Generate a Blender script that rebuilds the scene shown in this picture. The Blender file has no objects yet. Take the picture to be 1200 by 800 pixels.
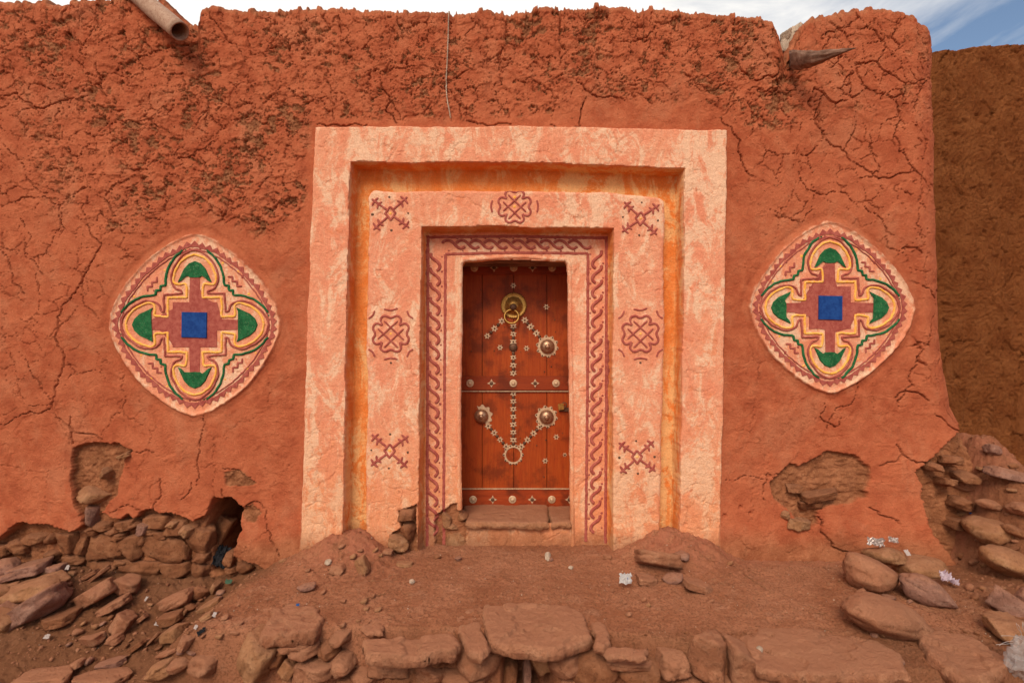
import bpy, bmesh, math, random
import numpy as np
from mathutils import Vector, Matrix, Euler
R = math.radians
random.seed(7)
sc = bpy.context.scene
col = sc.collection

# ------------------------------------------------------------------ camera
CX, CD, CZ, F = 0.0, 4.2, 1.5, 672.0          # eye 1.5 m up, 4.2 m before the wall
cam_d = bpy.data.cameras.new('camera')
cam_d.sensor_width = 36.0
cam_d.lens = 36.0 * F / 1200.0
cam_d.clip_start = 0.05
cam_d.clip_end = 2000
cam = bpy.data.objects.new('camera', cam_d)
cam.location = (CX, -CD, CZ)
cam.rotation_euler = (R(90), 0, 0)
col.objects.link(cam)
sc.camera = cam

# ------------------------------------------------------------------ light
SUN_EL, SUN_AZ = 40.0, 14.0                   # degrees up; degrees left of the viewer's back
world = bpy.data.worlds.new('World')
sc.world = world
world.use_nodes = True
wn, wl = world.node_tree.nodes, world.node_tree.links
wn.clear()
wo = wn.new('ShaderNodeOutputWorld')
bg = wn.new('ShaderNodeBackground')
bg.inputs['Strength'].default_value = 0.095
sky = wn.new('ShaderNodeTexSky')
sky.sky_type = 'NISHITA'
sky.sun_disc = False
sky.sun_elevation = R(SUN_EL)
sky.sun_rotation = R(180 + SUN_AZ)
sky.dust_density = 1.5
tc = wn.new('ShaderNodeTexCoord')
mp = wn.new('ShaderNodeMapping')
mp.inputs['Scale'].default_value = (1.0, 1.0, 2.6)
mp.inputs['Location'].default_value = (0.35, 0.1, 0.0)
n1 = wn.new('ShaderNodeTexNoise')
n1.inputs['Scale'].default_value = 2.3
n1.inputs['Detail'].default_value = 9
n1.inputs['Roughness'].default_value = 0.6
n1.inputs['Distortion'].default_value = 0.5
rp = wn.new('ShaderNodeValToRGB')
rp.color_ramp.elements[0].position = 0.38
rp.color_ramp.elements[1].position = 0.66
sx = wn.new('ShaderNodeSeparateXYZ')
mr = wn.new('ShaderNodeMapRange')             # the cloud bank thins towards the right (+x)
mr.inputs['From Min'].default_value = -0.1
mr.inputs['From Max'].default_value = 0.75
mr.inputs['To Min'].default_value = 0.22
mr.inputs['To Max'].default_value = -0.16
ad = wn.new('ShaderNodeMath'); ad.operation = 'ADD'
mx = wn.new('ShaderNodeMix'); mx.data_type = 'RGBA'
mx.inputs['B'].default_value = (8.9, 8.6, 8.1, 1)
wl.new(tc.outputs['Generated'], mp.inputs['Vector'])
wl.new(mp.outputs[0], n1.inputs['Vector'])
wl.new(tc.outputs['Generated'], sx.inputs[0])
wl.new(sx.outputs['X'], mr.inputs['Value'])
wl.new(n1.outputs['Fac'], ad.inputs[0])
wl.new(mr.outputs[0], ad.inputs[1])
wl.new(ad.outputs[0], rp.inputs['Fac'])
wl.new(rp.outputs['Color'], mx.inputs['Factor'])
wl.new(sky.outputs[0], mx.inputs['A'])
wl.new(mx.outputs['Result'], bg.inputs['Color'])
wl.new(bg.outputs[0], wo.inputs['Surface'])
sd_ = bpy.data.lights.new('sun', 'SUN')
sd_.energy = 2.0
sd_.angle = R(24)
sd_.color = (1.0, 0.88, 0.72)
sun = bpy.data.objects.new('sun', sd_)
az, el = R(SUN_AZ), R(SUN_EL)
sdir = Vector((-math.sin(az) * math.cos(el), -math.cos(az) * math.cos(el), math.sin(el)))
sun.rotation_euler = sdir.to_track_quat('Z', 'Y').to_euler()
sun.location = sdir * 20
col.objects.link(sun)
sc.view_settings.view_transform = 'Standard'
sc.view_settings.look = 'None'
sc.view_settings.exposure = 0.42
sc.view_settings.gamma = 1.0

# ------------------------------------------------------------------ numpy noise
def _hash(ix, iy, seed):
    h = (ix.astype(np.int64) * 374761393 + iy.astype(np.int64) * 668265263 + seed * 974634777) & 0xffffffff
    h = ((h ^ (h >> 13)) * 1274126177) & 0xffffffff
    h = ((h ^ (h >> 16)) * 2246822519) & 0xffffffff
    return (h ^ (h >> 15)).astype(np.float64) / 4294967296.0
def perlin(x, y, seed=0):
    x0, y0 = np.floor(x), np.floor(y)
    fx, fy = x - x0, y - y0
    u = fx * fx * fx * (fx * (fx * 6 - 15) + 10)
    v = fy * fy * fy * (fy * (fy * 6 - 15) + 10)
    def g(ax, ay, dx, dy):
        a = _hash(ax, ay, seed) * 2 * np.pi
        return np.cos(a) * dx + np.sin(a) * dy
    a = g(x0, y0, fx, fy); b = g(x0 + 1, y0, fx - 1, fy)
    c = g(x0, y0 + 1, fx, fy - 1); d = g(x0 + 1, y0 + 1, fx - 1, fy - 1)
    return 1.5 * ((a + (b - a) * u) * (1 - v) + (c + (d - c) * u) * v)
def fbm(x, y, size, octv=4, seed=0, gain=0.5):
    s = 0; a = 1.0; t = 0; k = 1.0 / size
    for o in range(octv):
        s = s + a * perlin(x * k + o * 17.3, y * k - o * 9.1, seed + o * 31)
        t += a; a *= gain; k *= 2.03
    return s / t
def ridged(x, y, size, octv=3, seed=0):
    s = 0; a = 1.0; t = 0; k = 1.0 / size
    for o in range(octv):
        s = s + a * (1 - np.abs(perlin(x * k + o * 7.7, y * k + o * 3.1, seed + o * 13)) * 2)
        t += a; a *= 0.5; k *= 2.1
    return s / t
def cells(x, y, size, seed=0, jit=0.9):
    """distance to the nearest cell border (in metres, about) and a random number per cell"""
    gx, gy = x / size, y / size
    x0, y0 = np.floor(gx), np.floor(gy)
    f1 = np.full(x.shape, 9.0); f2 = np.full(x.shape, 9.0); idr = np.zeros(x.shape)
    for i in (-1, 0, 1):
        for j in (-1, 0, 1):
            cx, cy = x0 + i, y0 + j
            px = cx + 0.5 + (_hash(cx, cy, seed) - 0.5) * jit
            py = cy + 0.5 + (_hash(cx, cy, seed + 99) - 0.5) * jit
            d = np.hypot(gx - px, gy - py)
            m = d < f1
            f2 = np.where(m, f1, np.minimum(f2, d))
            idr = np.where(m, _hash(cx, cy, seed + 7), idr)
            f1 = np.where(m, d, f1)
    return (f2 - f1) * size * 0.6, idr
def sst(a, b, x):
    t = np.clip((x - a) / (b - a), 0, 1)
    return t * t * (3 - 2 * t)
def noise3(P, seed):
    """cheap smooth 3-D noise on an (n,3) array"""
    return (perlin(P[:, 0] + seed, P[:, 1] * 1.1 + 5, seed) + perlin(P[:, 1] + 3, P[:, 2] - seed, seed + 1)
            + perlin(P[:, 2] + 8, P[:, 0] + 2, seed + 2)) / 2.0
def poly_sd(x, y, pts):
    """signed distance to a polygon, negative inside"""
    pts = np.asarray(pts, float)
    d = np.full(x.shape, 1e9); ins = np.zeros(x.shape, bool)
    n = len(pts)
    for i in range(n):
        ax, ay = pts[i]; bx, by = pts[(i + 1) % n]
        ex, ey = bx - ax, by - ay
        wx, wy = x - ax, y - ay
        t = np.clip((wx * ex + wy * ey) / (ex * ex + ey * ey + 1e-12), 0, 1)
        d = np.minimum(d, (wx - ex * t) ** 2 + (wy - ey * t) ** 2)
        c = (ay > y) != (by > y)
        with np.errstate(divide='ignore', invalid='ignore'):
            xi = (bx - ax) * (y - ay) / (by - ay) + ax
        ins ^= c & (x < xi)
    d = np.sqrt(d)
    return np.where(ins, -d, d)

# ------------------------------------------------------------------ helpers
def W(px, py, y=0.0):
    """a point of the photograph on the vertical plane at depth y -> (x, z)"""
    k = (CD + y) / F
    return ((px - 600) * k, CZ + (400 - py) * k)
def WP(pts, y=0.0):
    return [W(a, b, y) for a, b in pts]
def tag(o, label=None, cat=None, group=None, kind=None):
    if label: o['label'] = label
    if cat: o['category'] = cat
    if group: o['group'] = group
    if kind: o['kind'] = kind
    return o
def empty(name, loc=(0, 0, 0), parent=None):
    o = bpy.data.objects.new(name, None)
    o.location = loc
    o.empty_display_size = 0.1
    o.parent = parent
    col.objects.link(o)
    return o
def mesh_np(name, V, Fc, mat=None, parent=None, smooth=True, mask=None):
    """V (n,3), Fc (m,k) of one face size"""
    me = bpy.data.meshes.new(name)
    V = np.ascontiguousarray(V, np.float32); Fc = np.ascontiguousarray(Fc, np.int32)
    m, k = Fc.shape
    me.vertices.add(len(V)); me.vertices.foreach_set('co', V.ravel())
    me.loops.add(m * k); me.loops.foreach_set('vertex_index', Fc.ravel())
    me.polygons.add(m)
    me.polygons.foreach_set('loop_start', np.arange(0, m * k, k, dtype=np.int32))
    me.polygons.foreach_set('loop_total', np.full(m, k, np.int32))
    me.polygons.foreach_set('use_smooth', np.full(m, smooth, bool))
    me.update(calc_edges=True)
    if mask is not None:
        ca = me.color_attributes.new('mask', 'FLOAT_COLOR', 'POINT')
        ca.data.foreach_set('color', np.ascontiguousarray(mask, np.float32).ravel())
    me.validate()
    o = bpy.data.objects.new(name, me)
    if mat: me.materials.append(mat)
    if parent: o.parent = parent
    col.objects.link(o)
    return o
def mesh_py(name, V, Fc, mat=None, parent=None, smooth=False):
    me = bpy.data.meshes.new(name)
    me.from_pydata([tuple(map(float, v)) for v in V], [], Fc)
    me.update()
    if smooth:
        me.polygons.foreach_set('use_smooth', np.full(len(me.polygons), True))
    if mat: me.materials.append(mat)
    o = bpy.data.objects.new(name, me)
    if parent: o.parent = parent
    col.objects.link(o)
    return o
def grid_faces(nr, nc):
    i = np.arange(nr - 1)[:, None] * nc + np.arange(nc - 1)[None, :]
    return np.stack([i, i + 1, i + nc + 1, i + nc], -1).reshape(-1, 4)
def sub_mesh(V, Fc, keep, mask=None):
    f = Fc[keep]
    u, inv = np.unique(f.ravel(), return_inverse=True)
    return V[u], inv.reshape(f.shape), (None if mask is None else mask[u])

# ------------------------------------------------------------------ materials
class NT:
    def __init__(s, name):
        s.m = bpy.data.materials.new(name); s.m.use_nodes = True
        s.n = s.m.node_tree.nodes; s.l = s.m.node_tree.links; s.n.clear()
        s.out = s.n.new('ShaderNodeOutputMaterial'); s.b = s.n.new('ShaderNodeBsdfPrincipled')
        s.l.new(s.b.outputs[0], s.out.inputs['Surface'])
    def link(s, a, b): s.l.new(a, b)
    def pos(s, scale=(1, 1, 1), obj=False):
        if obj:
            t = s.n.new('ShaderNodeTexCoord').outputs['Object']
        else:
            t = s.n.new('ShaderNodeNewGeometry').outputs['Position']
        m = s.n.new('ShaderNodeMapping'); m.inputs['Scale'].default_value = scale
        s.link(t, m.inputs['Vector']); return m.outputs[0]
    def noise(s, vec, scale, detail=4, rough=0.55, dist=0.0):
        n = s.n.new('ShaderNodeTexNoise'); n.inputs['Scale'].default_value = scale
        n.inputs['Detail'].default_value = detail; n.inputs['Roughness'].default_value = rough
        n.inputs['Distortion'].default_value = dist
        s.link(vec, n.inputs['Vector']); return n.outputs['Fac']
    def vor(s, vec, scale, feat='F1'):
        n = s.n.new('ShaderNodeTexVoronoi'); n.inputs['Scale'].default_value = scale; n.feature = feat
        s.link(vec, n.inputs['Vector']); return n.outputs['Distance']
    def ramp(s, fac, a, b, ca=None, cb=None):
        """a..b -> 0..1, or colour ca..cb"""
        n = s.n.new('ShaderNodeMapRange'); n.inputs['From Min'].default_value = a; n.inputs['From Max'].default_value = b
        n.interpolation_type = 'SMOOTHSTEP'
        s.link(fac, n.inputs['Value']); return n.outputs[0]
    def mix(s, fac, a, b, mode='MIX'):
        n = s.n.new('ShaderNodeMix'); n.data_type = 'RGBA'; n.blend_type = mode
        for k, v in (('Factor', fac), ('A', a), ('B', b)):
            i = n.inputs[k]
            if isinstance(v, tuple): i.default_value = (v[0], v[1], v[2], 1)
            elif isinstance(v, (int, float)): i.default_value = v
            else: s.link(v, i)
        return n.outputs['Result']
    def math(s, op, a, b=0.0):
        n = s.n.new('ShaderNodeMath'); n.operation = op; n.use_clamp = False
        for i, v in enumerate((a, b)):
            if isinstance(v, (int, float)): n.inputs[i].default_value = v
            else: s.link(v, n.inputs[i])
        return n.outputs[0]
    def bump(s, h, dist, strength=1.0, nrm=None):
        n = s.n.new('ShaderNodeBump'); n.inputs['Distance'].default_value = dist
        n.inputs['Strength'].default_value = strength
        s.link(h, n.inputs['Height'])
        if nrm is not None: s.link(nrm, n.inputs['Normal'])
        return n.outputs[0]
    def done(s, color, rough=0.9, normal=None, metal=0.0, spec=0.25):
        i = s.b.inputs
        for k, v in (('Base Color', color), ('Roughness', rough), ('Metallic', metal)):
            if isinstance(v, tuple): i[k].default_value = (v[0], v[1], v[2], 1)
            elif isinstance(v, (int, float)): i[k].default_value = v
            else: s.link(v, i[k])
        i['Specular IOR Level'].default_value = spec
        if normal is not None: s.link(normal, i['Normal'])
        return s.m

def mat_plaster():
    t = NT('mud_plaster')
    p = t.pos()
    at = t.n.new('ShaderNodeAttribute'); at.attribute_name = 'mask'
    se = t.n.new('ShaderNodeSeparateColor'); t.link(at.outputs['Color'], se.inputs[0])
    paint, ochre, expo = se.outputs[0], se.outputs[1], se.outputs[2]
    dust = at.outputs['Alpha']
    big = t.noise(p, 1.1, 4, 0.6)
    mid = t.noise(p, 7.0, 6, 0.65)
    fine = t.noise(p, 90.0, 4, 0.7)
    grit = t.noise(p, 300.0, 2, 0.6)
    wall = t.mix(t.ramp(big, .35, .65), (.415, .092, .038), (.495, .128, .056))
    wall = t.mix(t.ramp(mid, .40, .70), wall, (.545, .155, .070))
    wall = t.mix(t.math('MULTIPLY', t.ramp(t.noise(t.pos((1, 1, .7)), 2.3, 6, .7, .6), .50, .66), .5), wall, (.530, .190, .095))   # dust clinging to the coat
    wall = t.mix(t.math('MULTIPLY', t.ramp(mid, .52, .30), .45), wall, (.340, .072, .032))
    wall = t.mix(t.math('MULTIPLY', t.ramp(fine, .60, .75), .35), wall, (.66, .28, .16))
    # lime wash of the frame, cream over pink, worn through in streaks and flakes
    ps = t.pos((1, 1, .50))
    st = t.noise(ps, 6.0, 9, .74, .9)
    fl = t.noise(p, 22.0, 8, .74, .8)
    lime = t.mix(t.ramp(st, .36, .60), (.840, .295, .165), (.890, .400, .235))
    f2 = t.ramp(t.math('ADD', t.math('ADD', t.math('MULTIPLY', st, .75), t.math('MULTIPLY', fl, .28)), t.math('MULTIPLY', t.noise(t.pos((1, 1, .6)), 1.7, 2), .35)), .680, .755)
    lime = t.mix(t.math('MULTIPLY', f2, .70), lime, (.940, .630, .420))
    rub = t.math('MULTIPLY', t.ramp(t.math('ADD', t.math('MULTIPLY', fl, .7), t.math('MULTIPLY', big, .4)), .50, .40), .45)
    lime = t.mix(rub, lime, (.790, .215, .070))
    crk = t.n.new('ShaderNodeTexVoronoi'); crk.feature = 'DISTANCE_TO_EDGE'; crk.inputs['Scale'].default_value = 16
    wv = t.n.new('ShaderNodeMix'); wv.data_type = 'VECTOR'; wv.inputs['Factor'].default_value = .06
    nz3 = t.n.new('ShaderNodeTexNoise'); nz3.inputs['Scale'].default_value = 14; nz3.inputs['Detail'].default_value = 5
    t.link(p, nz3.inputs['Vector']); t.link(p, wv.inputs['A']); t.link(nz3.outputs['Color'], wv.inputs['B']); t.link(wv.outputs['Result'], crk.inputs['Vector'])
    lime = t.mix(t.math('MULTIPLY', t.math('MULTIPLY', t.ramp(crk.outputs['Distance'], .035, .0), t.ramp(big, .42, .58)), .45), lime, (.700, .200, .070))   # crazed wash, ochre showing in the lines
    zn = t.n.new('ShaderNodeSeparateXYZ'); t.link(t.n.new('ShaderNodeNewGeometry').outputs['Position'], zn.inputs[0])
    low = t.math('MULTIPLY', t.ramp(t.math('ADD', zn.outputs['Z'], t.math('MULTIPLY', fl, 1.4)), 2.0, .55), .38)
    lime = t.mix(low, lime, (.830, .330, .110))
    och = t.mix(t.ramp(st, .40, .62), (.840, .250, .055), (.900, .380, .130))
    och = t.mix(t.math('MULTIPLY', f2, .75), och, (.900, .540, .240))
    mud = t.mix(t.ramp(mid, .35, .65), (.240, .085, .036), (.400, .155, .072))
    mud = t.mix(t.math('MULTIPLY', t.ramp(fine, .55, .68), .5), mud, (.52, .27, .13))
    c = t.mix(paint, wall, lime)
    c = t.mix(ochre, c, och)
    c = t.mix(expo, c, mud)
    c = t.mix(t.math('MULTIPLY', t.ramp(fine, .62, .40), .16), c, (.20, .07, .03))
    nb = t.bump(fine, .008, 1.0)
    nb = t.bump(grit, .003, 1.0, nb)
    nb = t.bump(t.noise(p, 28.0, 6, .7), .010, .8, nb)
    return t.done(c, .92, nb, spec=.12)
def mat_dirt():
    t = NT('dusty_earth')
    p = t.pos()
    big = t.noise(p, 1.6, 5, .6); mid = t.noise(p, 9, 6, .7); fine = t.noise(p, 75, 5, .75); grit = t.noise(p, 260, 2)
    c = t.mix(t.ramp(big, .35, .65), (.400, .145, .070), (.510, .208, .110))
    c = t.mix(t.math('MULTIPLY', t.ramp(mid, .50, .70), .6), c, (.540, .250, .145))
    c = t.mix(t.math('MULTIPLY', t.ramp(fine, .52, .36), .6), c, (.150, .058, .026))
    c = t.mix(t.math('MULTIPLY', t.ramp(t.noise(p, 34, 6, .75), .44, .33), .6), c, (.170, .062, .032))
    c = t.mix(t.math('MULTIPLY', t.ramp(grit, .66, .74), .45), c, (.52, .33, .21))
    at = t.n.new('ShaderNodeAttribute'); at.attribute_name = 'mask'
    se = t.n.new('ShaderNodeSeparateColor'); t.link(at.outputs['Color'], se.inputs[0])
    c = t.mix(t.math('MULTIPLY', se.outputs[0], .8), c, t.mix(mid, (.150, .062, .028), (.230, .095, .044)))   # darker bare earth off the trodden part
    c = t.mix(t.math('MULTIPLY', se.outputs[1], t.ramp(mid, .30, .60)), c, (.470, .165, .090))    # crumbled red plaster lying in the heaps
    nb = t.bump(fine, .018, 1.0)
    nb = t.bump(grit, .006, 1.0, nb)
    nb = t.bump(mid, .03, .7, nb)
    return t.done(c, .95, nb, spec=.1)
def mat_straw():
    t = NT('straw_mud')
    p = t.pos((1, 1, 1)); ps = t.pos((.5, 1, 2.4))
    st = t.noise(ps, 45, 5, .7, 2.0); mid = t.noise(p, 5, 5, .6); fine = t.noise(p, 120, 3, .7)
    c = t.mix(t.ramp(mid, .35, .65), (.270, .078, .022), (.350, .115, .036))
    c = t.mix(t.math('MULTIPLY', t.ramp(st, .55, .70), .55), c, (.330, .145, .052))
    c = t.mix(t.math('MULTIPLY', t.ramp(st, .42, .32), .5), c, (.095, .032, .012))
    nb = t.bump(st, .035, 1.0)
    nb = t.bump(fine, .006, .8, nb)
    return t.done(c, .95, nb, spec=.1)
def mat_rock(name, ca, cb, cc, dusty=.55):
    t = NT(name)
    p = t.pos(obj=False)
    oi = t.n.new('ShaderNodeObjectInfo').outputs['Random']
    mid = t.noise(p, 11, 6, .65, .4); fine = t.noise(p, 70, 5, .7)
    lay = t.noise(p, 4.5, 8, .7, .3)
    c = t.mix(oi, ca, cb)
    c = t.mix(t.math('MULTIPLY', t.ramp(mid, .42, .66), .7), c, cc)
    c = t.mix(t.math('MULTIPLY', t.ramp(t.noise(p, 38, 6, .75), .48, .34), .65), c, tuple(v * .40 for v in ca))
    c = t.mix(t.math('MULTIPLY', t.ramp(lay, .56, .40), .40), c, tuple(v * .5 for v in ca))
    g = t.n.new('ShaderNodeNewGeometry')
    z = t.n.new('ShaderNodeSeparateXYZ'); t.link(g.outputs['Normal'], z.inputs[0])
    up = t.ramp(t.math('ADD', z.outputs['Z'], t.math('MULTIPLY', mid, .5)), .55, 1.25)
    c = t.mix(t.math('MULTIPLY', up, dusty), c, (.470, .200, .108))      # earth dust lying on the upper faces
    c = t.mix(t.math('MULTIPLY', t.ramp(fine, .6, .72), .3), c, tuple(min(1, v * 1.6) for v in cc))
    nb = t.bump(fine, .016, 1.0)
    nb = t.bump(t.noise(p, 30, 7, .8, .6), .016, .9, nb)
    nb = t.bump(mid, .030, .8, nb)
    nb = t.bump(t.noise(p, 260, 2), .004, .8, nb)
    return t.done(c, .9, nb, spec=.15)
def mat_paint(name, a, b, wear=(.85, .52, .33), amt=.5, lo=.60, hi=.68, fs=110):
    t = NT(name)
    p = t.pos(); n = t.noise(p, 30, 6, .7); f = t.noise(p, fs, 4, .7)
    c = t.mix(t.ramp(n, .35, .65), a, b)
    c = t.mix(t.math('MULTIPLY', t.ramp(f, lo, hi), amt), c, wear)
    nb = t.bump(f, .004, .7)
    return t.done(c, .85, nb, spec=.2)
def mat_wood(name, a, b, dark, scale=(26, 26, 1.6), rough=.5, obj=False):
    t = NT(name)
    p = t.pos(scale, obj); q = t.pos((1, 1, 1), obj)
    oi = t.n.new('ShaderNodeObjectInfo').outputs['Random']
    g = t.noise(p, 2.2, 7, .65, .6); s = t.noise(q, 5.5, 6, .65); f = t.noise(p, 9, 3, .6)
    c = t.mix(t.ramp(g, .35, .66), a, b)
    c = t.mix(t.math('MULTIPLY', oi, .35), c, dark)
    c = t.mix(t.math('MULTIPLY', t.ramp(s, .46, .66), .85), c, dark)
    c = t.mix(t.math('MULTIPLY', t.ramp(f, .60, .72), .5), c, tuple(v * .45 for v in dark))
    nb = t.bump(g, .003, .7)
    nb = t.bump(f, .0015, .6, nb)
    return t.done(c, rough, nb, spec=.2)
def mat_metal(name, a, b, metal=.75, rough=.42):
    t = NT(name)
    p = t.pos(); n = t.noise(p, 60, 5, .7); f = t.noise(p, 240, 3)
    c = t.mix(t.ramp(n, .38, .62), a, b)
    return t.done(c, rough, t.bump(f, .0012, .6), metal=metal, spec=.5)
PL = mat_plaster(); DIRT = mat_dirt(); STRAW = mat_straw()
ROCK = mat_rock('brown_stone', (.360, .135, .066), (.460, .190, .100), (.540, .260, .145), .75)
TAN = mat_rock('tan_stone', (.400, .170, .076), (.450, .205, .095), (.560, .290, .150), .5)
GREY = mat_rock('purplish_stone', (.320, .145, .098), (.380, .180, .125), (.460, .250, .180), .55)
MASON = mat_rock('mud_caked_stone', (.250, .086, .036), (.330, .125, .056), (.420, .180, .085), .35)
SLABM = mat_rock('dust_covered_slab', (.400, .155, .078), (.490, .205, .110), (.560, .275, .155), .95)
STEPM = mat_rock('dusty_step_stone', (.480, .200, .095), (.520, .230, .115), (.580, .290, .160), .8)
PALE = mat_rock('pale_stone', (.62, .46, .34), (.70, .52, .38), (.78, .60, .46), .2)
PURPLE = mat_paint('maroon_paint', (.290, .055, .042), (.400, .105, .075), (.74, .34, .21), .5)
GREENP = mat_paint('green_paint', (.006, .070, .022), (.018, .135, .045), (.30, .38, .20), .45, .58, .68)
YELL = mat_paint('yellow_paint', (.820, .370, .040), (.860, .440, .085), (.90, .58, .36), .5, .5, .62)
BLUEP = mat_paint('blue_tile', (.005, .035, .170), (.012, .060, .235), (.05, .12, .33), .3, .62, .72)
CREAM = mat_paint('cream_wash', (.830, .390, .200), (.890, .560, .330), (.76, .28, .14), .45, .55, .66)
WOODR = mat_wood('red_varnished_wood', (.350, .046, .005), (.440, .075, .009), (.150, .022, .004), rough=.55)
WOODL = mat_wood('red_rail_wood', (.270, .034, .006), (.350, .052, .010), (.120, .018, .004), (1.6, 26, 26), .55)
WOODG = mat_wood('weathered_wood', (.220, .110, .070), (.360, .210, .150), (.070, .030, .018), (3, 20, 20), .85)
BRASS = mat_metal('old_brass', (.480, .270, .070), (.330, .160, .040), .85, .45)
TIN = mat_metal('dusty_tin', (.640, .450, .280), (.480, .300, .180), .35, .5)
DOME = mat_metal('worn_bronze', (.430, .250, .150), (.300, .150, .085), .7, .36)
IRON = mat_metal('dark_iron', (.090, .040, .022), (.150, .070, .036), .5, .6)
# ------------------------------------------------------------------ the house wall as a relief
TOP = [(-900, 6), (-300, 4), (0, 1), (50, 2), (70, 6), (90, 0), (150, -3), (185, -2), (200, 8), (212, 20), (222, 27),
       (230, 32), (233, 20), (235, 7), (250, 6), (270, 9), (300, 11), (340, 9), (370, 8), (400, 8), (430, 11), (450, 11),
       (475, 15), (500, 12), (520, 12), (530, 16), (545, 14), (572, 9), (585, 13), (600, 15), (620, 12), (640, 5), (660, 9),
       (680, 8), (700, 5), (735, 5), (750, 12), (765, 7), (780, 9), (800, 12), (850, 15), (885, 18), (905, 24), (911, 34),
       (916, 56), (919, 74), (922, 64), (928, 52), (934, 44), (940, 30), (950, 21), (985, 14), (1010, 10), (1040, 8),
       (1060, 12), (1075, 18), (1090, 26), (1110, 30), (1400, 34)]
RC = 0.28                                     # corner radius at the right end
S_C = (1095 - 600) / 160.0 + .13 - RC
TT = 0.28
def build_s():
    s1 = np.arange(-4.0, S_C + RC * math.pi / 2 + .15, 0.0064)
    s0 = -4.0 - np.cumsum(np.linspace(.012, .06, 46))[::-1]
    s2 = s1[-1] + np.cumsum(np.linspace(.01, .05, 26))
    return np.concatenate([s0, s1, s2])
S = build_s()
txp = np.array([W(a, 0)[0] for a, b in TOP]); tzp = np.array([W(0, b)[1] for a, b in TOP])
top = np.interp(S, txp, tzp)
z0_ = np.zeros_like(S)
top = top + .016 * fbm(S, z0_, .16, 4, 5) + .013 * np.abs(fbm(S, z0_ + 3, .035, 3, 8)) * 1.5 \
    + .022 * (fbm(S, z0_ + 9, .05, 2, 11) > .22)
RL = 0.05
ZB = -0.47
NR = 690
rows = np.linspace(0, 1, NR)
NC = len(S)
ZK = 3.25; NK = int(NR * (ZK - ZB) / (3.92 - ZB))      # level courses up to here, then stretched to the ragged top
Zf = np.concatenate([np.broadcast_to(np.linspace(ZB, ZK, NK, endpoint=False)[:, None], (NK, NC)),
                     ZK + np.linspace(0, 1, NR - NK)[:, None] * (top[None, :] - RL - ZK)])
def row_of(z, tp):
    return np.where(z < ZK, (z - ZB) / (ZK - ZB) * NK, NK + (z - ZK) / (tp - RL - ZK) * (NR - NK - 1))
Xf = np.broadcast_to(S[None, :], Zf.shape).copy()

# region outlines, in photograph pixels put on their own depth
H_FR, H_RE, H_PA, H_FZ = .045, -.125, 0.0, -.165
pA = WP([(371, 150), (611, 149), (851, 154), (849, 300), (846, 500), (840, 720), (350, 720), (356, 560), (362, 350)], 0)
pB = WP([(410, 189), (520, 190), (600, 189), (700, 193), (803, 197), (801, 400), (794, 720), (400, 720), (405, 400)], -H_FR)
pC = WP([(430, 222), (600, 221), (720, 223), (781, 229), (780, 400), (774, 720), (426, 720), (428, 400)], 0)
pD = WP([(494, 265), (600, 265), (719, 267), (719, 400), (718, 720), (489, 720), (492, 400)], 0)
DY = .60                                      # the door leaf's plane
pE = WP([(541, 305), (600, 303), (666, 306), (667, 400), (670, 613), (540, 613), (539, 400)], -H_FZ)
xw = Xf + .013 * fbm(Xf, Zf, .30, 3, 21) + .004 * fbm(Xf, Zf, .04, 2, 26)
zw = Zf + .013 * fbm(Xf, Zf, .30, 3, 22) + .004 * fbm(Xf, Zf, .04, 2, 27)
sdA = poly_sd(xw, zw, pA); sdB = poly_sd(xw, zw, pB); sdD = poly_sd(xw, zw, pD)
def shrink(p, r):
    p = [list(q) for q in p]; cx = sum(q[0] for q in p) / len(p)
    zt = max(q[1] for q in p)
    return [(q[0] + (r if q[0] < cx - .5 else (-r if q[0] > cx + .5 else 0)), q[1] - (r if q[1] > zt - .1 else 0)) for q in p]
sdC = poly_sd(xw, zw, shrink(pC, .07)) - .07
sdE = poly_sd(Xf, Zf, pE)

MED = [(229, 380.5, 99, 104), (972, 360.5, 93, 98)]
def med_r(i, X, Z):
    cx, cy, hw, hh = MED[i]
    x0, z0 = W(cx, cy)
    a, b = np.abs(X - x0) / (hw / 160.), np.abs(Z - z0) / (hh / 160.)
    a = np.sqrt(a * a + .0016); b = np.sqrt(b * b + .0016)
    return (a ** 1.52 + b ** 1.52) ** (1 / 1.52)
mr0 = med_r(0, xw, zw); mr1 = med_r(1, xw, zw); mrr = np.minimum(mr0, mr1)

# --- large form
h = .022 * fbm(Xf, Zf, .9, 3, 1) + .009 * fbm(Xf, Zf, .22, 3, 2) + .0022 * fbm(Xf, Zf, .045, 3, 3)
h += .05 * sst(.35, -.25, Zf) * (1 + .5 * fbm(Xf, Zf, .5, 2, 4))
h += .17 * sst(2.2, 3.1, Xf) * sst(.9, -.1, Zf)
# --- rough, pitted upper coat
rp_ = WP([(-900, -80), (-900, 90), (0, 100), (60, 250), (150, 275), (240, 250), (300, 285), (355, 262), (372, 150), (560, 146),
          (640, 135), (700, 112), (760, 122), (850, 128), (880, 165), (930, 150), (1000, 140), (1060, 145), (1130, 165), (1400, 160), (1400, -80)])
sdR = poly_sd(xw, zw, rp_) + .10 * fbm(Xf, Zf, .35, 4, 40)
rough = sst(.05, -.07, sdR)
rough = rough * (1 - .45 * sst(1.9, 2.2, Xf)) * (1 - .35 * sst(-2.6, -3.6, Xf) * sst(3.8, 3.0, Zf))
wx_ = Xf + .06 * fbm(Xf, Zf, .17, 5, 50, .62); wz_ = Zf + .06 * fbm(Xf, Zf, .17, 5, 51, .62)
quiet = sst(.02, .10, sdA) * sst(1.05, 1.25, mrr)
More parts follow.
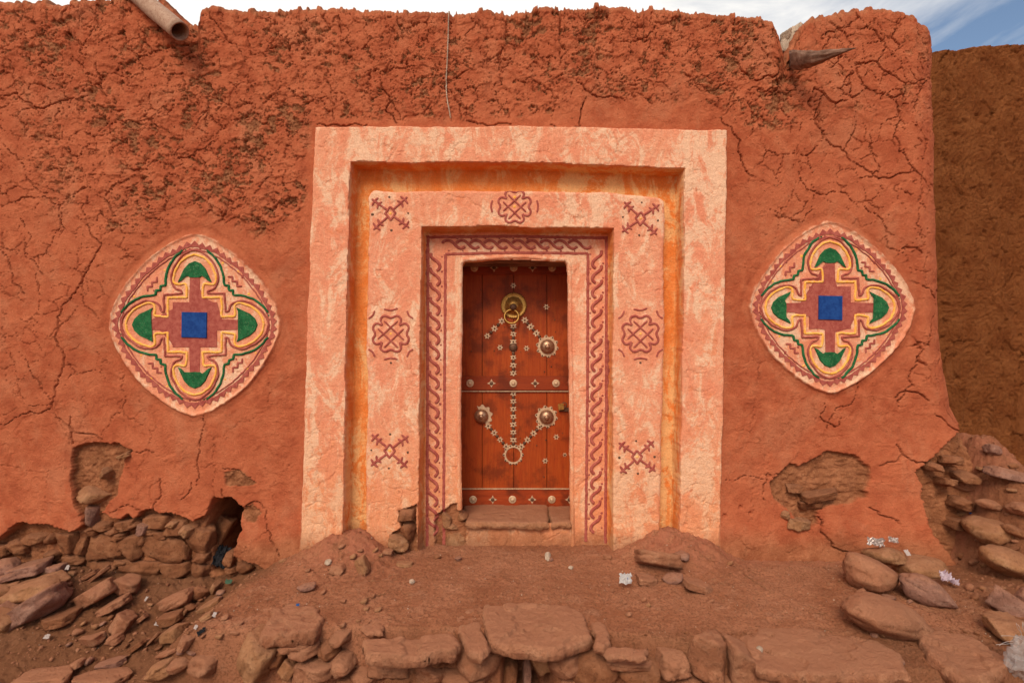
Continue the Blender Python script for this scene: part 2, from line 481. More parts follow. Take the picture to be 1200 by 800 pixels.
# crack nets
dA_, iA = cells(wx_, wz_, .43, 3); dB_, iB = cells(wx_ * 1.0, wz_ * 1.25, .15, 4); dC_, iC = cells(wx_, wz_ * 1.3, .065, 5)
wid = .0050 * sst(-.25, .45, fbm(Xf, Zf, .25, 3, 60))
rightb = sst(1.75, 1.95, Xf) * sst(.9, 1.6, Zf); leftb = sst(-2.35, -2.8, Xf) * .8 * sst(.7, 1.3, Zf)
ka = np.clip(.22 + .8 * rightb + .45 * leftb + .5 * rough, 0, 1) * quiet
crack = ka * sst(wid + 1e-4, wid * .2, dA_) * .034
wid2 = .0048 * sst(-.15, .4, fbm(Xf, Zf, .18, 3, 61))
kb = np.clip(.10 + .8 * rough + .55 * rightb + .4 * leftb, 0, 1) * quiet
crack = np.maximum(crack, kb * sst(wid2 + 1e-4, wid2 * .15, dB_) * .026)
wid3 = .0045 * sst(.1, .6, fbm(Xf, Zf, .14, 3, 62))
crack = np.maximum(crack, rough * quiet * sst(wid3 + 1e-4, 0, dC_) * .017)
h += quiet * ((iA - .5) * .010 * (.35 + rough * .6 + .5 * rightb) + rough * ((iB - .5) * .008 + (iC - .5) * .002))
# lumps and pits
h += quiet * rough * (.003 * ridged(wx_, wz_ * 1.6, .12, 3, 70) + .0016 * fbm(Xf, Zf, .022, 3, 71, .7) + .0010 * (iC - .5))
flk = fbm(wx_, wz_ * 1.5, .13, 4, 72, .6)
h += quiet * rough * .0060 * (sst(.02, .035, flk) + sst(.30, .31, flk) - .7)      # scaly layers with broken edges
h += quiet * (1 - rough) * .0035 * sst(.10, .115, fbm(wx_, wz_ * 1.5, .30, 4, 73, .6)) + .0012 * fbm(Xf, Zf, .018, 2, 74)
px_ = Xf + .020 * fbm(Xf, Zf, .05, 3, 80, .7); pz_ = Zf + .02 * fbm(Xf, Zf, .05, 3, 81, .7)
pn = fbm(px_, pz_ * 1.25, .078, 5, 82, .70) + .55 * fbm(Xf, Zf, .36, 3, 83)
hot = .10 * np.exp(-((Xf + 1.95) ** 2 + (Zf - 2.75) ** 2) / .35) + .08 * np.exp(-((Xf - 1.9) ** 2 + (Zf - 3.25) ** 2) / .12)
pit = rough * quiet * sst(.24, .262, pn + hot)
crumb = rough * quiet * sst(.30, .34, fbm(Xf, Zf, .02, 2, 90) * sst(-.2, .2, pn))
h -= pit * (.013 + .012 * fbm(Xf, Zf, .018, 2, 84)) + crumb * .006
# --- traced cracks
TR = [([(100, 262), (120, 285), (112, 300), (100, 320), (85, 345), (72, 360), (68, 385), (73, 410), (70, 440), (62, 470), (60, 478), (35, 482), (0, 497)], 1.3),
      ([(-60, 118), (0, 112), (18, 108), (38, 125), (60, 122), (75, 118), (105, 112)], 1.2), ([(10, 70), (14, 90), (18, 108)], .9),
      ([(0, 245), (25, 232), (52, 230), (72, 240), (76, 268)], .9), ([(0, 292), (10, 308), (14, 330), (28, 345)], .9),
      ([(845, 138), (858, 150), (868, 165), (870, 190), (876, 203), (886, 208)], 1.2),
      ([(862, 72), (870, 84), (885, 95), (905, 92), (915, 82), (923, 74)], 1.5), ([(908, 92), (915, 108), (913, 122), (926, 138)], 1.1),
      ([(1064, 98), (1062, 110), (1050, 114), (1027, 110), (1012, 100), (1005, 88), (1003, 76), (1029, 73), (1030, 76), (1043, 84), (1062, 97), (1078, 96), (1092, 90)], 1.3),
      ([(1029, 73), (1039, 55), (1030, 44), (1026, 36), (1016, 31), (1004, 34)], 1.2), ([(964, 48), (963, 42), (978, 38), (986, 33), (996, 31), (997, 24)], 1.0),
      ([(952, 108), (954, 103), (964, 110), (970, 118), (980, 122), (992, 118)], 1.7), ([(964, 112), (956, 130), (955, 145), (966, 163), (985, 172), (993, 182), (1000, 190)], 1.1),
      ([(1000, 188), (1012, 195), (1030, 210), (1055, 203), (1082, 207), (1094, 224)], 1.1), ([(960, 64), (972, 72), (985, 78), (988, 90)], .8),
      ([(1004, 145), (998, 160), (990, 175)], .9), ([(1058, 140), (1048, 158), (1054, 176), (1070, 196), (1078, 206)], .9),
      ([(935, 200), (945, 222), (962, 228), (990, 226), (1002, 238)], .9), ([(800, 85), (815, 98), (840, 105), (850, 98)], .9),
      ([(82, 488), (84, 505), (84, 520)], 1.8), ([(64, 488), (84, 502), (105, 508), (120, 516)], 1.2), ([(152, 528), (170, 527), (185, 530)], .8),
      ([(236, 470), (238, 505), (236, 528), (231, 540), (234, 556), (231, 572)], .9), ([(187, 560), (188, 582), (180, 592), (178, 600)], 1.1),
      ([(224, 565), (221, 578), (212, 585)], .7), ([(260, 572), (262, 583)], 1.2), ([(283, 595), (292, 590), (300, 588), (310, 595)], 1.1),
      ([(312, 595), (313, 615), (318, 632), (330, 650)], .9), ([(262, 548), (280, 550), (296, 560)], .9),
      ([(1070, 400), (1068, 420), (1058, 440), (1060, 452), (1052, 462), (1045, 478)], 1.0), ([(1044, 466), (1052, 459), (1062, 460), (1072, 470)], 1.3),
      ([(1055, 292), (1066, 290), (1078, 298)], 1.5), ([(1066, 418), (1074, 428)], 1.9), ([(1005, 545), (1020, 540), (1026, 532), (1023, 520)], 1.5), ([(1026, 532), (1034, 542), (1050, 546), (1080, 556)], 1.2),
      ([(896, 586), (895, 570), (898, 556), (925, 550)], 1.0), ([(850, 562), (870, 558), (895, 562)], .8), ([(993, 590), (1000, 602), (1012, 612)], 1.1),
      ([(955, 602), (957, 622), (966, 640), (980, 646), (990, 648)], 1.5), ([(1073, 485), (1082, 498), (1095, 505), (1110, 510)], 1.5), ([(1090, 470), (1100, 500), (1112, 515)], 1.0),
      ([(676, 96), (690, 108), (712, 114), (732, 118)], 1.3), ([(657, 8), (657, 25), (656, 42)], 1.3), ([(687, 114), (681, 130), (679, 150)], 1.2),
      ([(725, 50), (742, 48), (760, 42), (768, 30)], 1.1), ([(445, 85), (452, 108), (458, 120), (452, 130), (465, 145)], 1.2), ([(370, 146), (395, 146), (430, 146)], 1.3), ([(640, 147), (675, 149), (850, 152)], 1.0),
      ([(545, 140), (560, 145), (600, 146)], 1.3), ([(120, 150), (160, 145), (190, 130)], .8), ([(205, 185), (230, 175), (250, 165)], 1.0), ([(242, 115), (243, 132), (240, 148)], 1.0), ([(0, 165), (30, 205), (60, 228)], .6),
      ([(30, 420), (45, 445), (60, 470)], .6), ([(130, 600), (150, 590), (168, 600)], .6), ([(20, 250), (35, 275), (28, 300), (50, 322)], .6), ([(1010, 240), (1035, 262), (1040, 290), (1060, 300)], .7),
      ([(1080, 232), (1072, 262), (1080, 285)], .6), ([(1020, 420), (1005, 440), (1000, 470), (975, 490), (965, 505)], .7), ([(968, 470), (962, 485), (975, 500), (985, 490)], .8)]
rnd = random.Random(3)
def jag(pts, it=4, amp=.17):
    for _ in range(it):
        q = [pts[0]]
        for a, b in zip(pts, pts[1:]):
            L = math.hypot(b[0] - a[0], b[1] - a[1]); o = rnd.uniform(-amp, amp) * L
            q.append(((a[0] + b[0]) / 2 - (b[1] - a[1]) / (L + 1e-6) * o, (a[1] + b[1]) / 2 + (b[0] - a[0]) / (L + 1e-6) * o)); q.append(b)
        pts = q
    return pts
dtr = np.full(Zf.shape, 1.0)
for pts, wd in TR:
    P = jag(WP(pts))
    n = len(P)
    for k, (a, b) in enumerate(zip(P, P[1:])):
        t = (k + .5) / n
        w = wd * (.45 + .75 * math.sin(math.pi * min(1, max(0, t)) ) ** .5) * rnd.uniform(.45, 1.15) * .0037
        x0, x1 = min(a[0], b[0]) - .03, max(a[0], b[0]) + .03
        c0, c1 = np.searchsorted(S, x0), np.searchsorted(S, x1)
        if c1 <= c0: continue
        zz0, zz1 = min(a[1], b[1]) - .03, max(a[1], b[1]) + .03
        r0 = max(0, int(row_of(zz0, top[c0:c1].max())) - 3); r1 = min(NR, int(row_of(zz1, top[c0:c1].min())) + 5)
        if r1 <= r0: continue
        xs, zs = Xf[r0:r1, c0:c1], Zf[r0:r1, c0:c1]
        ex, ez = b[0] - a[0], b[1] - a[1]
        tt = np.clip(((xs - a[0]) * ex + (zs - a[1]) * ez) / (ex * ex + ez * ez + 1e-9), 0, 1)
        d = np.hypot(xs - a[0] - ex * tt, zs - a[1] - ez * tt) / w
        dtr[r0:r1, c0:c1] = np.minimum(dtr[r0:r1, c0:c1], d)
crack = np.maximum(crack, sst(1.0, .35, dtr) * .036)
h -= crack
# --- places where the coat has fallen off
EX = [([(84, 525), (100, 519), (140, 520), (154, 528), (145, 540), (140, 560), (138, 578), (128, 590), (118, 603), (112, 618), (102, 624), (98, 605), (86, 590), (81, 560)], .060),
      ([(-900, 640), (-100, 640), (0, 632), (12, 620), (20, 612), (60, 615), (85, 622), (100, 614), (112, 602), (122, 600), (132, 606), (142, 608), (150, 602), (158, 608), (166, 600), (178, 595), (186, 602), (200, 601),
        (214, 605), (226, 611), (240, 603), (246, 590), (250, 583), (272, 583), (283, 595), (283, 620), (275, 650), (290, 655), (304, 660), (318, 668), (322, 700), (322, 790), (-900, 790)], .085),
      ([(902, 566), (910, 558), (926, 542), (936, 546), (946, 540), (965, 528), (988, 533), (998, 546), (996, 560), (992, 582), (980, 590), (968, 592), (956, 598), (955, 614), (944, 618), (932, 608), (922, 596), (908, 584)], .042),
      ([(466, 598), (488, 590), (489, 660), (452, 660), (460, 624), (470, 618)], .045), ([(282, 596), (296, 590), (306, 600), (300, 612), (290, 612)], .018),
      ([(510, 604), (528, 590), (547, 585), (547, 660), (508, 660)], .035), ([(262, 552), (280, 550), (292, 558), (300, 566), (286, 570), (266, 570)], .010),
      ([(1030, 552), (1044, 540), (1062, 524), (1085, 510), (1110, 500), (1400, 490), (1400, 700), (1045, 700), (1040, 655), (1030, 618), (1030, 582)], .05)]
expo = pit * .95
exd = np.zeros_like(h)
for k, (pts, dep) in enumerate(EX):
    yy = -H_PA if k == 3 else (-H_FZ if k == 5 else 0)
    sd = poly_sd(Xf, Zf, WP(pts, yy)) + .022 * fbm(Xf, Zf, .10, 5, 100 + k, .62) + .008 * fbm(Xf, Zf, .022, 2, 110 + k)
    m = sst(.004, -.010, sd)
    exd = np.maximum(exd, m * dep)
    expo = np.maximum(expo, sst(.003, -.006, sd))
mlump = fbm(Xf, Zf, .12, 5, 120, .68) * .034 + .012 * ridged(wx_, wz_, .06, 3, 121)
hole = poly_sd(Xf, Zf, WP([(249, 586), (270, 583), (281, 596), (280, 622), (274, 640), (268, 662), (258, 678), (244, 672), (243, 645), (232, 628), (240, 610)])) + .012 * fbm(Xf, Zf, .07, 3, 130)
hm = sst(.01, -.05, hole)
ed = sst(0, .01, exd)
h = h * (1 - .5 * ed) - exd + ed * (mlump - .004)
h -= hm * .60
# small knock marks
for (a, b, r_, d_) in [(868, 594, 3, .02), (879, 601, 2.5, .02), (849, 604, 3, .02), (660, 232, 2, .012), (662, 262, 2, .012), (815, 514, 2.5, .02), (804, 500, 5, .008), (377, 627, 7, .05), (376, 633, 6, .05)]:
    x0, z0 = W(a, b); rr = np.hypot(Xf - x0, Zf - z0) / (r_ / 160.)
    h -= d_ * sst(1.1, .4, rr)
# --- medallions: flat field with a raised rim
mflat = sst(1.035, 1.005, mrr)
h = h * (1 - .9 * mflat) + .006 * mflat
h += .014 * np.exp(-((mrr - 1.015) / .018) ** 2) - .006 * np.exp(-((mrr - 1.10) / .035) ** 2)
# --- the stepped surround
hb = .006 * fbm(Xf, Zf, .35, 3, 140) + .0035 * fbm(Xf, Zf, .06, 3, 141) + .0016 * fbm(Xf, Zf, .02, 2, 142)
hc = ed * (mlump * .8 - exd)
hs = hb - 0.6 * crack * 0 + hc
fr = H_FR - .02 * sst(-.015, 0, sdA) ** 2
k = sst(.004, -.012, sdA)
h = h * (1 - k) + (fr + hs) * k
k = sst(0, -.014, sdB)
h = h * (1 - k) + (H_RE + hs) * k
rim = .012 * sst(-.03, -.004, sdC)
k = sst(.004, -.014, sdC)
h = h * (1 - k) + (H_PA + hs - rim) * k
k = sst(0, -.014, sdD)
h = h * (1 - k) + (H_FZ + hs) * k
# chips out of the painted coat, and hair cracks
chip = sst(.02, -.03, sdA) * sst(.36, .40, fbm(Xf, Zf, .13, 4, 150) + .2 * sst(.9, .1, Zf)) 
h -= chip * .003
dH, iH = cells(wx_, wz_, .16, 9)
hair = sst(-.01, -.05, sdA) * sst(.0052, 0, dH) * sst(.05, .3, fbm(Xf, Zf, .3, 3, 151) + .35 * sst(1.2, .3, Zf) - .05)
h -= hair * .007
for pts in ([(498, 218), (520, 226), (540, 232), (560, 240), (574, 252)], [(726, 318), (735, 330), (742, 345)], [(455, 570), (468, 572), (488, 574)], [(468, 572), (466, 598)], [(652, 232), (662, 250), (680, 262)], [(786, 228), (790, 260), (781, 300), (783, 345)]):
    P = jag(WP(pts), 3, .2)
    for a, b in zip(P, P[1:]):
        ex, ez = b[0] - a[0], b[1] - a[1]
        c0, c1 = np.searchsorted(S, min(a[0], b[0]) - .02), np.searchsorted(S, max(a[0], b[0]) + .02)
        xs, zs = Xf[:, c0:c1], Zf[:, c0:c1]
        tt = np.clip(((xs - a[0]) * ex + (zs - a[1]) * ez) / (ex * ex + ez * ez + 1e-9), 0, 1)
        h[:, c0:c1] -= .004 * sst(.006, .001, np.hypot(xs - a[0] - ex * tt, zs - a[1] - ez * tt))

# masks: paint / ochre / bare mud
paint = sst(.004, -.004, sdA)
paint = np.maximum(paint, sst(1.03, 1.00, mrr + .03 * fbm(Xf, Zf, .06, 3, 180)))
ochre = sst(.000, -.006, sdB) * sst(-.012, -.002, sdC)
sofD = sst(.002, -.006, sdD) * sst(-.035, -.012, sdD) * .9
ochre = np.maximum(ochre, sofD)
expo = np.maximum(expo * (1 - .0 * mflat), 0)
expo = np.where(mrr < 1.1, 0, expo)
stain = .0
lowdust = .7 * sst(.16, -.02, Zf + .10 * fbm(Xf, Zf, .2, 3, 160))
lowdust = np.maximum(lowdust, .75 * sst(.02, .0, sdD) * sst(.45, .1, Zf + .12 * fbm(Xf, Zf, .2, 3, 161)) * (Xf < 0))
expo = np.maximum(expo, lowdust * sst(.35, .0, Zf + .05))
mask = np.stack([paint, ochre, expo, np.ones_like(h)], -1)

# --- sampler for things laid on the wall
def hs_at(x, z):
    x = np.asarray(x, float); z = np.asarray(z, float)
    ci = np.clip(np.interp(x, S, np.arange(NC)), 0, NC - 1.001)
    c0 = ci.astype(int); fc = ci - c0
    def rowv(c):
        ri = np.clip(row_of(z, top[c]), 0, NR - 1.001)
        r0 = ri.astype(int); fr_ = ri - r0
        return h[r0, c] * (1 - fr_) + h[r0 + 1, c] * fr_
    return rowv(c0) * (1 - fc) + rowv(c0 + 1) * fc

# --- assemble in 3-D: face, rounded lip, top, back
rowsP = []
ang = np.linspace(0, math.pi / 2, 7)[1:]
extra = [(RL * (1 - math.cos(a)), RL * math.sin(a) - RL, math.cos(a), math.sin(a)) for a in ang]
extra += [(y, 0, 0, 1) for y in np.linspace(RL, TT, 9)[1:]]
ZZ = [Zf]; YY = [np.zeros_like(Zf)]; NY = [np.ones_like(Zf)]; HH = [h]; MM = [mask]
for (yy, dz, ny, nz) in extra:
    ZZ.append((top + dz)[None, :]); YY.append(np.full((1, NC), yy)); NY.append(np.full((1, NC), ny))
    hn = h[-1:] * ny + (1 - ny) * (.014 * fbm(S[None, :], np.full((1, NC), yy), .07, 3, 170) + .006 * fbm(S[None, :], np.full((1, NC), yy), .02, 2, 171))
    HH.append(hn); m_ = mask[-1:].copy(); m_[..., 2] = .35 + .4 * nz * (fbm(S[None, :], np.full((1, NC), yy), .06, 2, 172) > 0); MM.append(m_)
for zz in (3.4,):
    ZZ.append(np.full((1, NC), zz)); YY.append(np.full((1, NC), TT)); NY.append(np.full((1, NC), -1.0)); HH.append(np.zeros((1, NC))); MM.append(mask[-1:])
ZZ = np.concatenate(ZZ); YY = np.concatenate(YY); NY = np.concatenate(NY); HH = np.concatenate(HH); MM = np.concatenate(MM)
lz = np.interp(ZZ, [-.5, .5, .75, 1.0, 1.5, 1.8, 2.3, 2.75, 4.2], [.62, .40, .26, .14, .06, .035, .012, -.004, -.012])
SS = np.broadcast_to(S[None, :], ZZ.shape)
a_ = np.clip((SS - S_C) / RC, 0, math.pi / 2)
ov = np.maximum(0, SS - S_C - RC * math.pi / 2)
bx = np.minimum(SS, S_C) + RC * np.sin(a_); by = RC * (1 - np.cos(a_)) + ov
nx, ny_ = -np.sin(a_), np.cos(a_)                 # inwards
nh = np.clip(NY, -1, 1); nzv = np.sqrt(np.clip(1 - nh * nh, 0, 1))
inw = YY - HH * np.where(nh < 0, 0, nh)
X3 = bx + nx * inw + lz * sst(2.1 + .55 * sst(.8, 1.1, ZZ), S_C + .1, SS)
Y3 = by + ny_ * inw
Z3 = ZZ + HH * nzv
V = np.stack([X3, Y3, Z3], -1).reshape(-1, 3)
FQ = grid_faces(ZZ.shape[0], NC)
MK = MM.reshape(-1, 4)
nq = (ZZ.shape[0] - 1) * (NC - 1)
ri = np.arange(nq) // (NC - 1); ci = np.arange(nq) % (NC - 1)
def fc(a): return (a[:-1, :-1] + a[1:, 1:]) / 2
def fid(a, fill):
    o = np.full((ZZ.shape[0] - 1, NC - 1), fill); o[:NR - 1] = fc(a); return o.ravel()
fA, fB, fC_, fD, fE = (fid(q, 9.) for q in (sdA, sdB, sdC, sdD, sdE))
fM0, fM1 = fid(mr0, 9.), fid(mr1, 9.)
front = ri < NR - 1
rem = fE < -.004
# skip what lies deep under the earth
gz = fid(Zf, 9.); gx = fid(Xf, 9.)
rem |= front & (gz < -.16) & (gx > -1.5)
reg = np.zeros(nq, int)
reg[fA < 0] = 1; reg[fB < 0] = 2; reg[fC_ < 0] = 3; reg[fD < 0] = 4
reg[fM0 < 1.03] = 5; reg[fM1 < 1.03] = 6
house = empty('mud_house')
tag(house, 'red mud house front with a stepped pink doorway and two painted diamond medallions', 'house')
parts = {}
for i, nm in enumerate(['wall', 'outer_frame', 'recessed_band', 'inner_frame', 'frieze_band', 'medallion', 'medallion']):
    v, f, m = sub_mesh(V, FQ, (reg == i) & ~rem, MK)
    parts[i] = mesh_np(nm, v, f, PL, house, True, m)
wall, oframe, rband, iframe, frieze, medL, medR = (parts[i] for i in range(7))
medL['label'] = 'painted diamond medallion left of the door'
medR['label'] = 'painted diamond medallion right of the door'
mesh_py('roof', [(-5.6, .2, 3.45), (3.0, .2, 3.45), (3.0, 5, 3.5), (-5.6, 5, 3.5), (-5.6, .2, 3.3), (3.0, .2, 3.3), (3.0, 5, 3.3), (-5.6, 5, 3.3)],
        [(0, 1, 2, 3), (7, 6, 5, 4), (0, 4, 5, 1), (1, 5, 6, 2), (2, 6, 7, 3), (3, 7, 4, 0)], MASON, house)

mesh_py('light_leak_panel', [(-5.6, 1.05, -.5), (2.95, 1.05, -.5), (2.95, 1.05, 3.31), (-5.6, 1.05, 3.31), (-5.6, 1.2, -.5), (2.95, 1.2, -.5), (2.95, 1.2, 3.31), (-5.6, 1.2, 3.31)],
        [(0, 1, 2, 3), (7, 6, 5, 4), (0, 4, 5, 1), (1, 5, 6, 2), (2, 6, 7, 3), (3, 7, 4, 0)], MASON, house)  # added panel behind the front, keeps sky light out of the door gaps
# ------------------------------------------------------------------ ribbons and blobs of paint on the plaster
def resample(P, step, closed=False):
    P = [Vector((a, b)) for a, b in P]
    if closed: P = P + [P[0]]
    out = [P[0]]
    for a, b in zip(P, P[1:]):
        L = (b - a).length; n = max(1, int(L / step))
        for i in range(1, n + 1): out.append(a.lerp(b, i / n))
    return np.array([(p.x, p.y) for p in out])
def smooth_path(P, it=2, closed=False):
    P = [tuple(p) for p in P]
    for _ in range(it):
        Q = [] if closed else [P[0]]
        n = len(P)
        for i in range(n if closed else n - 1):
            a, b = P[i], P[(i + 1) % n]
            Q.append((a[0] * .75 + b[0] * .25, a[1] * .75 + b[1] * .25)); Q.append((a[0] * .25 + b[0] * .75, a[1] * .25 + b[1] * .75))
        if not closed: Q.append(P[-1])
        P = Q
    return P
rc = [0]
def ribbon_geo(P, w, t, closed=False, step=.006, lift=.0, wob=.0015, taper=True):
    P = resample(P, step, closed); rc[0] += 1
    n = len(P)
    j = np.arange(n) * step
    P = P + wob * np.stack([fbm(j, j * 0 + rc[0], .05, 2, 1), fbm(j, j * 0 + rc[0] + 50, .05, 2, 2)], -1)
    if closed: P[-1] = P[0]
    T = np.gradient(P, axis=0)
    if closed: T[0] = T[-1] = (P[1] - P[-2])
    T /= np.linalg.norm(T, axis=1)[:, None] + 1e-9
    Nn = np.stack([-T[:, 1], T[:, 0]], -1)
    ww = w * (1 + .22 * fbm(j, j * 0 + rc[0] + 9, .03, 2, 3))
    if taper and not closed:
        e = np.minimum(np.arange(n), np.arange(n)[::-1]) * step
        ww = ww * np.clip(.45 + e / (w * .8), 0, 1)
    off = np.array([-.5, -.38, 0, .38, .5]); hh = np.array([-.3, .8, 1.0, .8, -.3]) * t
    V = []
    for o, a in zip(off, hh):
        q = P + Nn * (ww * o)[:, None]
        y = -(hs_at(q[:, 0], q[:, 1]) + a + lift)
        V.append(np.stack([q[:, 0], y, q[:, 1]], -1))
    V = np.stack(V, 1).reshape(-1, 3)
    return V, grid_faces(n, 5)
def ribbons(name, paths, w, t, mat, parent, **k):
    Vs, Fs, o = [], [], 0
    for P in paths:
        v, f = ribbon_geo(P, w, t, **k); Vs.append(v); Fs.append(f + o); o += len(v)
    return mesh_np(name, np.concatenate(Vs), np.concatenate(Fs), mat, parent)
def patch(name, P, t, mat, parent, bev=.006, label=None, extra=0.0):
    """a flat filled shape standing t proud of the plaster under it"""
    P = resample(P, .012, True)[:-1]
    c = P.mean(0)
    d = P - c; L = np.linalg.norm(d, axis=1)[:, None]
    y0 = -(hs_at(P[:, 0], P[:, 1]) + extra)
    A = np.stack([P[:, 0], y0 + .003, P[:, 1]], -1)
    Q = P - d / L * bev
    B = np.stack([Q[:, 0], y0 - t, Q[:, 1]], -1)
    n = len(P)
    me = bpy.data.meshes.new(name)
    bm = bmesh.new()
    va = [bm.verts.new(v) for v in A]; vb = [bm.verts.new(v) for v in B]
    for i in range(n):
        bm.faces.new((va[i], va[(i + 1) % n], vb[(i + 1) % n], vb[i]))
    f = bm.faces.new(vb)
    bmesh.ops.triangulate(bm, faces=[f])
    bmesh.ops.recalc_face_normals(bm, faces=bm.faces)
    bm.to_mesh(me); bm.free()
    me.materials.append(mat)
    o = bpy.data.objects.new(name, me); o.parent = parent
    if label: o['label'] = label
    col.objects.link(o)
    return o
def dots_geo(pts, r, t):
    Vs, Fs = [], []; k = 0
    for x, z in pts:
        rr = r * random.uniform(.8, 1.2); n = 8
        y = -float(hs_at(x, z))
        Vs += [(x + rr * math.cos(a), y + .001, z + rr * math.sin(a)) for a in np.linspace(0, 2 * math.pi, n + 1)[:-1]]
        Vs += [(x + .6 * rr * math.cos(a), y - t, z + .6 * rr * math.sin(a)) for a in np.linspace(0, 2 * math.pi, n + 1)[:-1]]
        Vs.append((x, y - t * 1.15, z))
        for i in range(n):
            Fs.append((k + i, k + (i + 1) % n, k + n + (i + 1) % n, k + n + i)); Fs.append((k + n + i, k + n + (i + 1) % n, k + 2 * n))
        k += 2 * n + 1
    return Vs, Fs
def dots(name, pts, r, t, mat, parent):
    v, f = dots_geo(pts, r, t)
    return mesh_py(name, v, f, mat, parent, True)

# --- frieze: border lines and the running wave
yz = -H_FZ
def fz(px, py): return W(px, py, yz)
for pts in ([(500.5, 640), (501, 450), (501.5, 276)], [(501.5, 278), (600, 277), (710.5, 279)], [(710.5, 277), (710.5, 450), (709.5, 636)],
            [(519.5, 640), (521, 450), (522, 298)], [(522, 298), (600, 296), (689, 297)], [(689, 297), (688.5, 450), (686.5, 634)]):
    ribbons('border_line', [[fz(*p) for p in pts]], .024, .0035, PURPLE, frieze, wob=.004, taper=False)
def wave(cx, cy, L, A, ang, flip=1):
    P = []
    for i in range(13):
        t = i / 12.
        u = (t - .5) * L; v = flip * A * math.sin((t - .5) * 2 * math.pi * .80) 
        ca, sa = math.cos(ang), math.sin(ang)
        P.append((cx + u * ca - v * sa, cy + u * sa + v * ca))
    return [fz(*p) for p in P]
dl = []
for side, cx, y1 in ((0, 510.5, 634), (1, 699.5, 630)):
    y = 306.0 if side == 0 else 303.0
    while y < y1 - 6:
        cxx = cx + (-.012 * (y - 300) if side == 0 else -.006 * (y - 300))
        # an S stroke lying steeply; neighbours overlap like a twisted cord
        P = [(-5.5, -10.5), (-5.8, -6.5), (-3, -3), (2, .5), (5.2, 4.5), (5.2, 9), (1.5, 12.5)]
        if side: P = [(-a, b) for a, b in P]
        P = smooth_path([(cxx + a * .98, y + b * .92) for a, b in P], 2)
        ribbons('wave_stroke', [[fz(*p) for p in P]], .026, .009, PURPLE, frieze, step=.008)
        s_ = 1 if side == 0 else -1
        dl.append(fz(cxx + s_ * 7.6, y - 5)); dl.append(fz(cxx - s_ * 7.4, y + 5.5))
        y += 17.2
x = 530.0
while x < 688:
    P = smooth_path([(x - 11 + a * 1.05, 286.5 + b * .8) for a, b in [(-1, -2), (3, -6), (8, -6), (12, -2), (16, 4), (21, 6.5), (25, 3)]], 2)
    ribbons('wave_stroke', [[fz(*p) for p in P]], .024, .009, PURPLE, frieze, step=.008)
    dl.append(fz(x - 4, 294)); dl.append(fz(x + 6, 279.5))
    x += 16.4
dots('painted_dots', dl, .0095, .003, PURPLE, frieze)['kind'] = 'stuff'

# --- motifs on the inner frame
idots, ydots = [], []
def cross_motif(cx, cy, s, rot):
    def T(p):
        a, b = p; c_, s_ = math.cos(rot), math.sin(rot)
        return W(cx + s * (a * c_ - b * s_), cy + s * (a * s_ + b * c_))
    paths = [[(0, -8), (6, 0), (0, 8), (-6, 0), (0, -8)]]
    for sx, sy in ((1, 1), (1, -1), (-1, 1), (-1, -1)):
        paths.append([(3.5 * sx, 4 * sy), (21 * sx, 18 * sy)])
        paths.append([(9 * sx, 14 * sy), (14 * sx, 11 * sy), (15 * sx, 6 * sy)])
        paths.append([(13 * sx, 19 * sy), (18 * sx, 15 * sy), (21 * sx, 10 * sy)])
    o = ribbons('cross_motif', [[T(p) for p in q] for q in paths], .0185, .006, PURPLE, iframe, wob=.002)
    idots.extend(T(p) for p in [(0, -19), (0, 20), (-21, 0), (21, 1)]); ydots.append(T((0, 0)))
cross_motif(457.5, 250, 1.0, -.06)
cross_motif(750.5, 256, .98, .08)
cross_motif(456.5, 528, 1.02, .04)
cross_motif(746.5, 535, .98, -.05)
def flower_motif(cx, cy, s, top=False):
    def T(p): return W(cx + s * p[0], cy + s * p[1])
    q = []
    for k in range(4):
        a = k * math.pi / 2
        for (x_, y_) in [(-12, -12), (-15, -20), (-8, -25), (0, -20), (8, -25), (15, -20), (12, -12)]:
            x2, y2 = x_ * .86, y_ * .88
            q.append((x2 * math.cos(a) - y2 * math.sin(a), x2 * math.sin(a) + y2 * math.cos(a)))
    ring = smooth_path(q, 2, True)
    ribbons('flower_motif', [[T(p) for p in ring + ring[:1]]], .019, .006, PURPLE, iframe, wob=.002)
    bars = [[(-15, 6), (8, -15)], [(-8, 16), (15, -6)], [(-15, -6), (8, 16)], [(-8, -15), (15, 7)]]
    ribbons('lattice_motif', [[T(p) for p in b] for b in bars], .015, .0065, PURPLE, iframe, wob=.0015)
    arcs = []
    if top: arcs = [[(-29, -8), (-31, 0), (-29, 8)], [(29, -8), (31, 0), (29, 8)]]
    else:
        arcs = [[(-8, -29), (0, -27), (8, -30)], [(-8, 30), (0, 28), (8, 30)]]
        for sx in (1, -1):
            for sy in (1, -1): arcs.append([(26 * sx, 18 * sy), (21 * sx, 21 * sy), (19 * sx, 27 * sy)])
    for a in arcs: ribbons('painted_arc', [[T(p) for p in smooth_path(a, 2)]], .015, .005, PURPLE, iframe)
    ydots.append(T((0, 0))); (ydots if top else idots).append(T((0, 34 if not top else -12)))
flower_motif(603, 242, .90, True)
flower_motif(458, 391, 1.0)
flower_motif(750.5, 391, 1.0)

dots('dark_dots', idots, .010, .003, IRON, iframe)['kind'] = 'stuff'
dots('yellow_dots', ydots, .011, .004, YELL, iframe)['kind'] = 'stuff'
